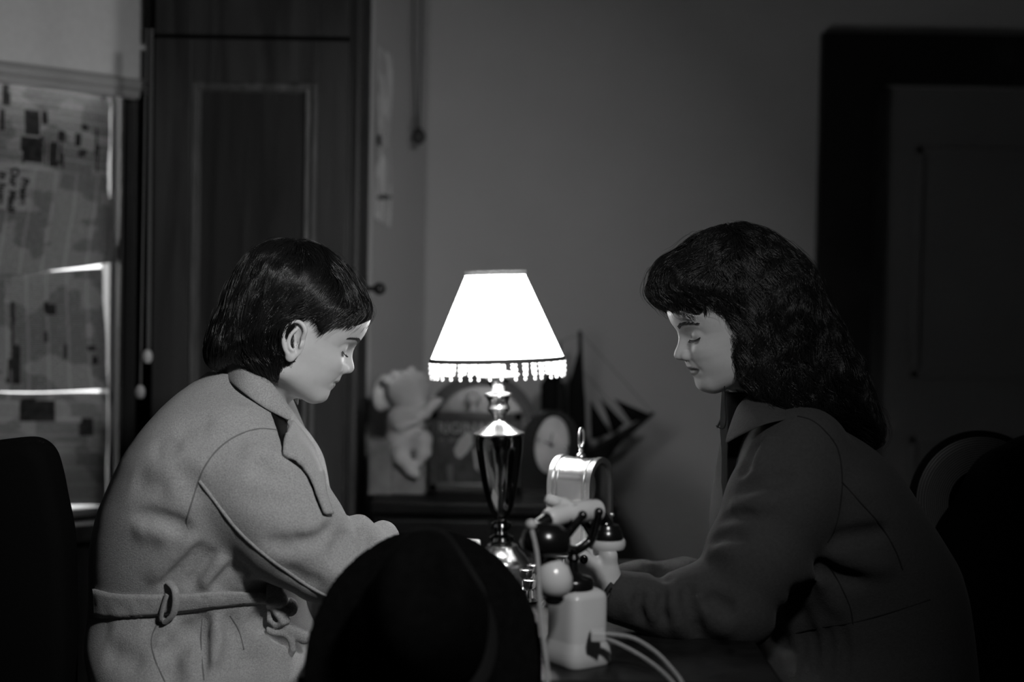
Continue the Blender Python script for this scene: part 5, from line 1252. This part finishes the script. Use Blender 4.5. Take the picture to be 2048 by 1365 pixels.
# ---- coat
FC = Field((P(150, 1000, 2.0).x, 1.80, 0.50), (0.02, 2.46, 1.21), 0.0045)
rowsL = [row(742, 432, 560, 0.060, 2.13), row(765, 392, 572, 0.085, 2.13), row(800, 350, 585, 0.135, 2.13), row(850, 307, 603, 0.180, 2.13), row(900, 272, 625, 0.200, 2.13), row(960, 243, 645, 0.200, 2.13), row(1010, 221, 640, 0.195, 2.13), row(1060, 207, 630, 0.185, 2.13), row(1110, 201, 620, 0.175, 2.13),
         row(1160, 199, 612, 0.163, 2.13), row(1195, 199, 610, 0.160, 2.13), row(1215, 198, 612, 0.163, 2.13), row(1240, 196, 622, 0.178, 2.13), row(1275, 192, 640, 0.190, 2.13), row(1310, 206, 660, 0.195, 2.12), row(1365, 212, 700, 0.20, 2.12), row(1480, 212, 720, 0.20, 2.12)]
FC.op(torso(rowsL, 2.13), 0, 'u')
sh0, sh1, sh2, sh3, sh4, sh5 = P(462, 910, 2.035), P(522, 985, 2.0), P(582, 1062, 1.985), P(648, 1122, 1.985), P(742, 1128, 2.03), P(835, 1138, 2.12)
FC.chain([sh0, sh1, sh2, sh3], [0.078, 0.080, 0.074, 0.058], 0.02)
FC.u(cap(sh3, sh4, 0.056, 0.044), 0.012); FC.u(cap(sh4, P(815, 1145, 2.10), 0.044, 0.036), 0.012)
FC.u(ell(P(716, 1085, 2.03), (0.028, 0.045, 0.040)), 0.018); FC.u(ell(P(765, 1085, 2.08), (0.026, 0.04, 0.032)), 0.014)
fa_ = [P(480, 900, 2.26), P(620, 1110, 2.28), P(730, 1118, 2.27), P(840, 1122, 2.24)]
FC.chain(fa_, [0.075, 0.055, 0.044, 0.036], 0.02)
# lap and knees
FC.u(cap(P(420, 1440, 2.02), P(600, 1440, 2.02), 0.085, 0.075), 0.04)
# folds: creases below the arm, around the elbow, above and below the belt
G = lambda px, w_, a: gpx(FC, px, w_, a * 1.25)
G([(262, 1036), (305, 1034), (350, 1048), (384, 1066)], 0.011, 0.008); G([(262, 1056), (310, 1060), (350, 1078)], 0.016, -0.005)
G([(408, 1082), (370, 1125), (315, 1180)], 0.009, 0.010); G([(398, 1068), (350, 1115), (296, 1170)], 0.013, -0.008)
G([(430, 1098), (400, 1140), (370, 1180)], 0.008, 0.012); G([(452, 1112), (425, 1145), (400, 1180)], 0.010, -0.009)
G([(470, 1125), (440, 1160), (425, 1182)], 0.008, 0.010); G([(500, 1140), (480, 1165), (470, 1182)], 0.014, -0.006)
G([(500, 930), (540, 950), (590, 960)], 0.016, 0.005); G([(480, 900), (520, 905), (560, 925)], 0.012, -0.004); G([(470, 990), (540, 1000), (600, 1010), (640, 1005)], 0.016, 0.004)
G([(520, 1082), (580, 1090), (640, 1075), (670, 1040)], 0.012, 0.009); G([(590, 1062), (630, 1055), (655, 1025)], 0.012, -0.006); G([(700, 1065), (690, 1100), (660, 1130)], 0.013, 0.009)
G([(722, 1052), (724, 1090), (722, 1120)], 0.006, 0.010); G([(740, 1070), (745, 1100), (740, 1130)], 0.008, 0.005); G([(640, 1150), (690, 1150), (720, 1130)], 0.014, -0.004)
G([(350, 870), (390, 850), (430, 850)], 0.020, 0.003); G([(340, 930), (380, 960), (395, 1010)], 0.016, 0.004)
G([(372, 1240), (382, 1280), (355, 1302), (318, 1292)], 0.016, 0.018); G([(395, 1275), (385, 1310), (350, 1325)], 0.014, -0.008); G([(355, 1240), (330, 1270), (318, 1300)], 0.012, -0.007); G([(410, 1225), (404, 1270), (410, 1365)], 0.009, 0.016); G([(430, 1230), (440, 1280), (425, 1365)], 0.014, -0.008)
G([(450, 1228), (470, 1275), (455, 1330), (430, 1365)], 0.012, 0.018); G([(500, 1225), (540, 1262), (585, 1290)], 0.014, 0.012); G([(500, 1240), (540, 1290), (590, 1320)], 0.016, -0.008); G([(210, 1305), (250, 1315), (290, 1335)], 0.016, 0.005); G([(215, 1260), (260, 1265), (310, 1255)], 0.020, -0.005)
G([(500, 1300), (500, 1330), (490, 1365)], 0.022, 0.016)
G([(330, 1330), (345, 1350), (340, 1380)], 0.014, 0.010)
G([(548, 905), (530, 935), (520, 960)], 0.012, 0.004); G([(425, 760), (460, 790), (500, 815)], 0.012, 0.003); G([(300, 905), (330, 890), (370, 892)], 0.018, 0.003)
G([(265, 960), (300, 975), (345, 985)], 0.020, 0.003); G([(560, 1130), (610, 1160), (650, 1170)], 0.012, 0.005); G([(680, 1060), (676, 1085), (655, 1110)], 0.010, 0.006)
coatL = link('wool_coat', FC.mesh('coat'), M_WOOL, left); coatL['label'] = 'light grey wool coat'
seam(FC, [(560, 862), (520, 858), (478, 870), (440, 895), (412, 930), (398, 962), (384, 1005), (374, 1040), (376, 1056)], M_SEAM, left, 0.0012)
seam(FC, [(399, 963), (430, 1003), (470, 1055), (520, 1103), (580, 1148), (625, 1178), (662, 1196)], M_WOOL, left, 0.0024)
seam(FC, [(316, 1245), (303, 1280), (310, 1320), (330, 1365)], M_SEAM, left, 0.0011); seam(FC, [(404, 1238), (402, 1290), (408, 1362)], M_SEAM, left, 0.0011)
seam(FC, [(460, 1232), (478, 1262), (488, 1300)], M_SEAM, left, 0.0010)
# belt, loop, knot
belt = surf_strip(FC, [(188, 1178), (230, 1188), (300, 1190), (380, 1188), (440, 1184), (510, 1186), (560, 1192)], [(190, 1236), (240, 1236), (300, 1232), (380, 1222), (440, 1212), (510, 1206), (560, 1206)], 0.002, 'belt', M_WOOL, left, 60, 5, 0.007, bulge=0.003)
surf_strip(FC, [(195, 1228), (300, 1226), (400, 1214), (500, 1203)], [(195, 1233), (300, 1231), (400, 1219), (500, 1207)], 0.0068, 'belt_stitching', M_SEAM, left, 40, 1, 0.0008)
def hp(x, y, o): 
    q = FC.hit(x, y); return q + (Vector((0, 0, CAM_Z)) - q).normalized() * o
MB().tube(catmull([hp(338, 1166, 0.004), hp(350, 1180, 0.014), hp(352, 1205, 0.020), hp(346, 1230, 0.018), hp(330, 1246, 0.006)], 8), 0.0055, 12, flat=0.55).build('belt_loop', M_WOOL, left)
MB().tube(catmull([hp(330, 1240, 0.004), hp(322, 1240, 0.010), hp(326, 1215, 0.014), hp(334, 1190, 0.012)], 8), 0.0035, 12, flat=0.6).build('belt_loop', M_WOOL, left)
Kf = Field((P(480, 1200, 1.8).x, 1.80, 0.64), (P(640, 1200, 1.8).x, 2.10, 0.86), 0.0025)
kd = max(1.90, FC.hit(548, 1190).y - 0.015)
Kf.u(ell(P(541, 1182, kd), (0.018, 0.014, 0.017))); Kf.u(cap(P(528, 1205, kd - 0.006), P(560, 1200, kd - 0.006), 0.010, 0.012), 0.006)
Kf.groove([P(524, 1196, kd - 0.015), P(545, 1193, kd - 0.018), P(566, 1190, kd - 0.012)], 0.003, 0.006)
Kf.chain([P(x, y, kd + o) for x, y, o in ((556, 1212, -.004), (568, 1228, -.006), (575, 1242, -.004), (566, 1250, 0), (552, 1240, .002), (550, 1222, 0))], 0.0045, 0.002)
Kf.chain([P(x, y, kd + o) for x, y, o in ((545, 1215, -.004), (556, 1232, -.010), (566, 1246, -.008), (552, 1252, -.004), (536, 1238, -.002), (538, 1216, 0))], 0.0045, 0.002)
Kf.chain([P(x, y, kd + o) for x, y, o in ((527, 1200, 0), (511, 1214, -.002), (510, 1234, -.004), (524, 1256, -.004), (546, 1266, -.002), (570, 1268, 0), (582, 1280, 0), (586, 1300, 0), (576, 1318, .004), (558, 1328, .008))], 0.0050, 0.002)
Kf.chain([P(x, y, kd + o) for x, y, o in ((560, 1250, .004), (585, 1262, .006), (608, 1276, .010))], [0.006, 0.010, 0.010], 0.003); Kf.u(ell(P(580, 1215, kd + 0.008), (0.012, 0.010, 0.014)), 0.004)
link('belt_knot', Kf.mesh('knot'), M_WOOL, left)
# collar: fold roll (top) and outer edge (bottom), near side then mirrored round the back of the neck
tops = [(583, 830, 2.062), (566, 800, 2.050), (545, 772, 2.046), (516, 738, 2.048), (484, 704, 2.062), (456, 684, 2.088)]
bots = [(577, 842, 2.036), (548, 828, 2.000), (512, 806, 1.992), (466, 770, 1.998), (426, 731, 2.030), (414, 712, 2.085)]
def mir(q): p = P(*q); return Vector((p.x, 2 * YC - p.y + 0.0, p.z))
Tn = [P(*q) for q in tops]; Bn = [(hp(q[0], q[1], 0.007) if i in (1, 2, 3, 4) else P(*q)) for i, q in enumerate(bots)]; Tm = [mir(q) for q in tops[1:][::-1]]; Bm = [mir(q) for q in bots[1:][::-1]]
Tc = catmull(Tn + [P(447, 680, YC)] + Tm, 5); Bc = catmull(Bn + [P(411, 708, YC)] + Bm, 5)
rowsC = []
for t, b in zip(Tc, Bc):
    ctr = Vector((P(520, 770, YC).x, YC, t.z)); out = (b - ctr); out.z = 0; out.normalize()
    inn = t - Vector((0, 0, 0.022)) - out * 0.004
    rowsC.append([inn, t - out * 0.003 - Vector((0, 0, 0.004)), t + Vector((0, 0, 0.002)) + out * 0.002, t.lerp(b, 0.33) + out * 0.006 + Vector((0, 0, 0.004)), t.lerp(b, 0.66) + out * 0.006 + Vector((0, 0, 0.002)), b])
sheet_loft(rowsC, 'coat_collar', M_WOOL, left, 0.006)
# lapels: near one folded over the front edge, far one seen beyond it
def lapel(edge, inner, name, m, k=0.006):
    e = catmull([P(*q) for q in edge], 6); i_ = catmull([P(*q) for q in inner], 6)
    rows_ = []
    for a, b in zip(e, i_): rows_.append([a, a.lerp(b, 0.3) + Vector((k*.5, -k, 0)), a.lerp(b, 0.65) + Vector((k*.5, -k, 0)), b])
    return sheet_loft(rows_, name, m, left, 0.006)
surf_strip(FC, [(583, 842), (606, 868), (630, 904), (645, 942), (650, 985), (664, 1030)], [(572, 872), (566, 908), (590, 922), (612, 944), (630, 980), (650, 1028)], 0.007, 'coat_lapel', M_WOOL, left, 30, 5, 0.007, bulge=0.006)
seam(FC, [(566, 910), (590, 926), (612, 948), (630, 984), (648, 1026)], M_BLOUSE, left, 0.0040, 'facing_edge', 0.0)
lapel([(592, 838, 2.20), (620, 870, 2.20), (642, 905, 2.20), (652, 940, 2.2), (660, 985, 2.2), (680, 1035, 2.2)], [(580, 850, 2.16), (600, 890, 2.15), (620, 930, 2.15), (630, 960, 2.15), (640, 990, 2.15), (660, 1035, 2.15)], 'coat_lapel', M_WOOL)
Bf = Field((P(520, 850, 2.1).x, 1.93, P(560, 1000, 2.1).z), (P(640, 850, 2.1).x, 2.3, P(560, 800, 2.1).z), 0.004)
Bf.u(cap(P(545, 845, 2.12), P(560, 960, 2.12), 0.034, 0.04), 0.02)
link('blouse', Bf.mesh('blouse'), M_BLOUSE, left)
surf_strip(FC, [(574, 842), (573, 868), (569, 904)], [(543, 826), (554, 858), (566, 900)], 0.0035, 'coat_opening', M_BLOUSE, left, 16, 3, 0.002)
# ================================================================== woman in the dark jacket
YR = 2.15
MR = Matrix.Translation(P(1485, 660, 2.10)) @ Matrix.Rotation(math.radians(188), 4, 'Z') @ Matrix.Rotation(math.radians(18), 4, 'Y')
MRi = MR.inverted()
hull = [(1292, 590), (1294, 560), (1312, 530), (1350, 508), (1388, 480), (1433, 458), (1471, 450), (1515, 460), (1557, 482), (1592, 512), (1618, 540), (1634, 575), (1650, 610), (1676, 650), (1690, 690), (1714, 720), (1732, 765), (1750, 812), (1766, 850), (1764, 880), (1745, 892), (1715, 868), (1670, 846), (1619, 832), (1550, 832), (1515, 815), (1478, 790), (1455, 760), (1420, 700), (1370, 660), (1320, 620)]
mask = [(1270, 600), (1270, 520), (1380, 430), (1480, 410), (1600, 450), (1680, 570), (1760, 720), (1800, 860), (1775, 905), (1745, 896), (1712, 868), (1670, 842), (1620, 822), (1560, 822), (1515, 800), (1484, 778), (1466, 745), (1458, 700), (1453, 660), (1440, 640), (1425, 625), (1412, 610), (1402, 622), (1392, 636), (1376, 634), (1356, 626), (1338, 617), (1315, 608), (1296, 596)]
flow = [(1471, 458, 20, 30, 0.5), (1420, 490, -45, 30, 0.5), (1370, 520, -50, 35, 0.2), (1320, 550, -25, 50, 0.0), (1300, 590, 15, 40, 0.0), (1340, 590, 20, 40, 0.0), (1370, 600, 25, 40, 0.0), (1400, 560, 10, 60, 0.1), (1420, 600, 25, 50, 0.0), (1450, 540, 10, 60, 0.3), (1500, 500, 22, 60, 0.3), (1480, 620, 0, 60, 0.1), (1470, 700, 0, 60, 0.0), (1485, 760, 20, 60, 0),
        (1550, 520, 30, 60, 0.4), (1600, 570, 30, 60, 0.1), (1540, 620, 15, 60, 0.1), (1640, 640, 30, 60, 0.0), (1600, 700, 30, 60, 0.0), (1540, 740, 20, 60, 0.0), (1680, 720, 35, 60, 0.0), (1720, 800, 30, 60, 0.0), (1650, 790, 45, 50, 0.0), (1590, 790, 30, 40, 0.0), (1740, 860, 15, 60, 0.0)]
def exR(F):
    for (x, y, d_, r) in ((1500, 720, 2.055, 0.036), (1560, 740, 2.045, 0.045), (1620, 780, 2.06, 0.040), (1560, 620, 2.03, 0.035)):
        F.u(ell(tuple(MRi @ P(x, y, d_)), (r, r * 0.7, r * 1.4)), 0.03)
hairR, FoR, FmR = make_hair(MR, 2.11, hull, mask, flow, (0.088, 0.082), 20000, 0.11, 0.00034, 'hair', M_HAIR2, None, wave=(0.75, 0.045), lo=(-0.27, -0.13, -0.27), hi=(0.15, 0.13, 0.17), hull_extra=exR, seed=5, Dn=2.06, levels=(-0.003, 0.009), rough=0.003, boost=(1480, 505, 0.05, 2600))
FR = head_field(0.0016, ears=(-1, 1), ec=(0.0, 0.0), es=0.8, ev=0.069, hair=(FoR, FmR))
nk = MRi @ P(1520, 835, 2.14)
FR.u(cap((-0.010, 0, -0.030), tuple(nk), 0.044, 0.042), 0.02)
hR = FR.mesh('head', MR, smooth_it=0)
bodyR = coarse_body(P(1505, 780, 2.12), P(1530, 830, 2.14), P(1620, 1000, 2.15), P(1720, 1180, 2.15), P(1760, 1390, 2.15),
                    (P(1590, 920, 2.02), P(1590, 920, 2.30)), (P(1450, 1225, 1.96), P(1460, 1200, 2.33)), (P(1236, 1182, 1.93), P(1250, 1165, 2.13)),
                    ((0.22, 2.04, 0.55), (0.22, 2.24, 0.55)), ((0.22, 2.04, 0.06), (0.22, 2.24, 0.06)), (0.10, 1.85, -0.0), (0.80, 2.5, 1.15))
HF = Field((P(1120, 1100, 1.93).x, 1.84, 0.70), (P(1275, 1100, 1.93).x, 2.02, 0.87), 0.0018)
hd_ = 1.93
HF.u(cap(P(1236, 1186, 1.94), P(1216, 1170, hd_), 0.020, 0.021)); HF.u(ell(P(1192, 1150, hd_), (0.028, 0.017, 0.023), Matrix.Rotation(0.35, 3, 'Y')), 0.012)
HF.u(ell(P(1214, 1148, hd_ - 0.004), (0.015, 0.014, 0.024)), 0.010)
HF.chain([P(1216, 1140, hd_ - 0.004), P(1218, 1112, hd_ - 0.008), P(1207, 1090, hd_ - 0.004), P(1200, 1076, hd_)], [0.0125, 0.0098, 0.0088, 0.0075], 0.008)          # thumb, up behind the mouthpiece
HF.chain([P(1190, 1130, hd_ - 0.008), P(1166, 1116, hd_ - 0.014), P(1144, 1124, hd_ - 0.010), P(1140, 1138, hd_ + 0.004)], [0.0105, 0.0088, 0.0080, 0.0066], 0.006)     # index
HF.chain([P(1182, 1140, hd_ - 0.010), P(1158, 1134, hd_ - 0.016), P(1142, 1146, hd_ - 0.008), P(1150, 1158, hd_ + 0.008)], [0.0105, 0.0090, 0.0080, 0.0066], 0.005)     # middle
HF.chain([P(1180, 1154, hd_ - 0.010), P(1158, 1152, hd_ - 0.015), P(1146, 1164, hd_ - 0.006), P(1156, 1172, hd_ + 0.010)], [0.0100, 0.0086, 0.0078, 0.0062], 0.005)     # ring
HF.chain([P(1184, 1168, hd_ - 0.006), P(1164, 1170, hd_ - 0.010), P(1156, 1180, hd_ - 0.002), P(1166, 1184, hd_ + 0.010)], [0.0090, 0.0078, 0.0070, 0.0058], 0.005)     # little
HF.chain([P(1200, 1140, hd_ + 0.014), P(1192, 1112, hd_ + 0.016), P(1184, 1100, hd_ + 0.018), P(1178, 1096, hd_ + 0.022)], [0.010, 0.0088, 0.0078, 0.0066], 0.004)
HF2 = Field((0.0, 2.0, 0.70), (0.26, 2.3, 0.86), 0.0025)
hand(HF2, Vector((P(1250, 1160, 2.13).x, 2.13, TZ + 0.028)), (-1, -0.1, -0.05), (0, 0, 1), 0.93, (0.3, 0.35, 0.4, 0.5), thumb=-1)
right = link('person', join_meshes([hR, bodyR, HF.mesh('hand'), HF2.mesh('hand2')], 'person'), M_SKIN2)
colour_lips(right.data, MR, None)
tag(right, 'woman with long wavy dark hair and a fringe, leaning forward in a dark jacket', 'person')
lash_brow(MR, right, (-1, 1), FR)
rg = MB(); rc = P(1167, 1117, hd_ - 0.014); rg.sphere(rc + Vector((0, -0.0095, 0)), (0.0058, 0.0035, 0.0062), seg=20)
rg.build('ring_stone', mat('black_stone', 0.004, 0.05), right)
MB().lathe([(0.0078, -0.0012), (0.0096, -0.0012), (0.0096, 0.0012), (0.0078, 0.0012), (0.0078, -0.0012)], rc, 24, Matrix.Rotation(PI/2, 3, 'Y')).build('ring_band', M_BRASS, right)

put(hairR, right)
# a stray lock hanging before the collar
MB().tube(catmull([P(1448, 735, 2.07), P(1450, 800, 2.06), P(1452, 840, 2.06), P(1446, 858, 2.06), P(1432, 852, 2.06)], 8), [0.0006] * 20 + [0.0009] * 13, 5).build('stray_lock', M_HAIR2, right)

# ---- jacket
FJ = Field((P(1180, 1000, 1.9).x, 1.80, 0.50), (P(1975, 1000, 2.3).x, 2.50, 1.12), 0.0045)
rowsR = [row(800, 1500, 1585, 0.055, YR), row(822, 1478, 1620, 0.085, YR), row(850, 1462, 1672, 0.135, YR), row(890, 1448, 1738, 0.175, YR), row(940, 1440, 1786, 0.195, YR), row(1000, 1430, 1826, 0.195, YR), row(1060, 1420, 1866, 0.19, YR), row(1120, 1430, 1904, 0.18, YR),
         row(1180, 1470, 1922, 0.172, YR), row(1250, 1500, 1932, 0.170, YR), row(1365, 1500, 1942, 0.185, YR), row(1480, 1480, 1942, 0.19, YR)]
FJ.op(torso(rowsR, YR), 0, 'u')
a0, a1, a2, a3, a4, a5 = P(1600, 915, 2.03), P(1560, 1010, 1.995), P(1510, 1120, 1.965), P(1470, 1215, 1.95), P(1345, 1218, 1.94), P(1240, 1196, 1.935)
FJ.chain([a0, a1, a2, a3], [0.074, 0.074, 0.068, 0.058], 0.02); FJ.chain([a3, a4, a5], [0.056, 0.046, 0.037], 0.015)
FJ.u(ell(P(1400, 1180, 1.95), (0.035, 0.045, 0.035)), 0.02)
FJ.chain([P(1590, 920, 2.28), P(1470, 1190, 2.22), P(1370, 1170, 2.16), P(1258, 1162, 2.13)], [0.07, 0.050, 0.037, 0.028], 0.02)
FJ.u(ell(P(1372, 1138, 2.13), (0.020, 0.03, 0.016)), 0.014); FJ.u(ell(P(1285, 1140, 2.12), (0.018, 0.025, 0.014)), 0.012)
FJ.s_(cap(P(1228, 1190, 1.935), P(1195, 1186, 1.932), 0.024, 0.028), 0.004)
FJ.u(cap(P(1700, 1440, 2.05), P(1480, 1440, 2.05), 0.09, 0.08), 0.04)
G = lambda px, w_, a: gpx(FJ, px, w_, a * 1.7)
G([(1470, 985), (1530, 965), (1600, 950)], 0.012, 0.007); G([(1455, 1020), (1500, 1010), (1570, 1005)], 0.012, -0.006); G([(1440, 1040), (1470, 1030), (1520, 1030)], 0.008, 0.007)
G([(1420, 1090), (1450, 1075), (1500, 1075)], 0.010, 0.006); G([(1410, 1110), (1440, 1100), (1480, 1105)], 0.010, -0.005); G([(1520, 880), (1500, 920), (1480, 960)], 0.009, 0.010); G([(1550, 870), (1530, 890), (1505, 940)], 0.012, -0.007)
G([(1380, 1165), (1372, 1200), (1390, 1240), (1400, 1280)], 0.008, 0.012); G([(1352, 1170), (1345, 1210), (1355, 1250), (1380, 1290)], 0.009, -0.007)
G([(1330, 1178), (1322, 1215), (1335, 1255)], 0.007, 0.010); G([(1306, 1178), (1300, 1210), (1312, 1250)], 0.009, -0.006); G([(1285, 1180), (1275, 1210), (1290, 1250)], 0.007, 0.008)
G([(1262, 1175), (1250, 1200), (1262, 1235)], 0.007, -0.005); G([(1410, 1190), (1440, 1210), (1470, 1225)], 0.010, 0.009); G([(1400, 1210), (1430, 1245), (1470, 1270)], 0.014, -0.005)
G([(1660, 1082), (1720, 1070), (1780, 1062)], 0.010, 0.009); G([(1640, 1105), (1700, 1120), (1790, 1140)], 0.014, -0.007); G([(1630, 1125), (1670, 1150), (1740, 1170)], 0.011, 0.008); G([(1610, 1135), (1650, 1180), (1690, 1240)], 0.012, -0.006)
G([(1580, 1170), (1600, 1230), (1620, 1300)], 0.012, 0.010); G([(1550, 1210), (1560, 1280), (1570, 1350)], 0.012, 0.010); G([(1300, 1130), (1320, 1150), (1340, 1165)], 0.008, 0.008)
for i, x in enumerate((1600, 1625, 1655, 1685)): G([(x, 1255 - i*3), (x + 6, 1300), (x + 4, 1365)], 0.006, 0.006)
jack = link('jacket', FJ.mesh('jacket'), M_NAVY, right); jack['label'] = 'dark long sleeved jacket'
seam(FJ, [(1595, 833), (1625, 842), (1655, 868), (1676, 900), (1684, 950), (1682, 1000), (1672, 1050), (1655, 1085)], M_NSEAM, right, 0.0012)
seam(FJ, [(1684, 965), (1720, 1005), (1760, 1050), (1790, 1100), (1805, 1140)], M_NSEAM, right, 0.0012); seam(FJ, [(1655, 1125), (1680, 1170), (1700, 1215), (1706, 1250)], M_NSEAM, right, 0.0010)
seam(FJ, [(1580, 1270), (1640, 1256), (1706, 1246), (1780, 1226), (1860, 1200)], M_NSEAM, right, 0.0010)
# collar
tops = [(1478, 812, 2.075), (1492, 795, 2.062), (1515, 790, 2.055), (1545, 796, 2.06), (1575, 806, 2.09)]
bots = [(1450, 890, 2.035), (1490, 868, 1.995), (1530, 850, 1.985), (1580, 838, 2.00), (1612, 826, 2.07)]
def mirR(q): p = P(*q); return Vector((p.x + 0.02, 2 * YR - p.y, p.z))
Tc = catmull([P(*q) for q in tops] + [P(1590, 808, YR)] + [mirR(q) for q in tops[::-1]], 5); Bc = catmull([P(*q) for q in bots] + [P(1628, 826, YR)] + [mirR(q) for q in bots[::-1]], 5)
rowsC = []
for t, b in zip(Tc, Bc):
    ctr = Vector((P(1530, 800, YR).x, YR, t.z)); out = (b - ctr); out.z = 0; out.normalize()
    rowsC.append([t - Vector((0, 0, 0.02)) - out * 0.004, t - out * 0.003 - Vector((0, 0, 0.004)), t + Vector((0, 0, 0.002)) + out * 0.002, t.lerp(b, 0.35) + out * 0.005, t.lerp(b, 0.7) + out * 0.005, b])
oc_ = sheet_loft(rowsC, 'jacket_collar', M_NAVY, right, 0.004)
# cuff edge
MB().tube(catmull([P(1224, 1168, 1.90), P(1212, 1185, 1.895), P(1206, 1215, 1.90), P(1214, 1234, 1.92), P(1226, 1236, 1.95)], 6), 0.003, 8).build('cuff_edge', M_NAVY, right)
Bf = Field((P(1430, 850, 2.2).x, 1.98, P(560, 1130, 2.1).z), (P(1540, 850, 2.1).x, 2.3, P(560, 770, 2.1).z), 0.004)
Bf.u(cap(P(1502, 795, 2.12), P(1492, 850, 2.12), 0.046, 0.046)); Bf.u(cap(P(1476, 860, 2.10), P(1452, 1020, 2.09), 0.034, 0.030), 0.02)
Bf.u(cap(P(1450, 1000, 2.09), P(1440, 1100, 2.10), 0.030, 0.028), 0.02)
link('blouse', Bf.mesh('blouse'), M_BLOUSE, right)
bpy.context.view_layer.update()
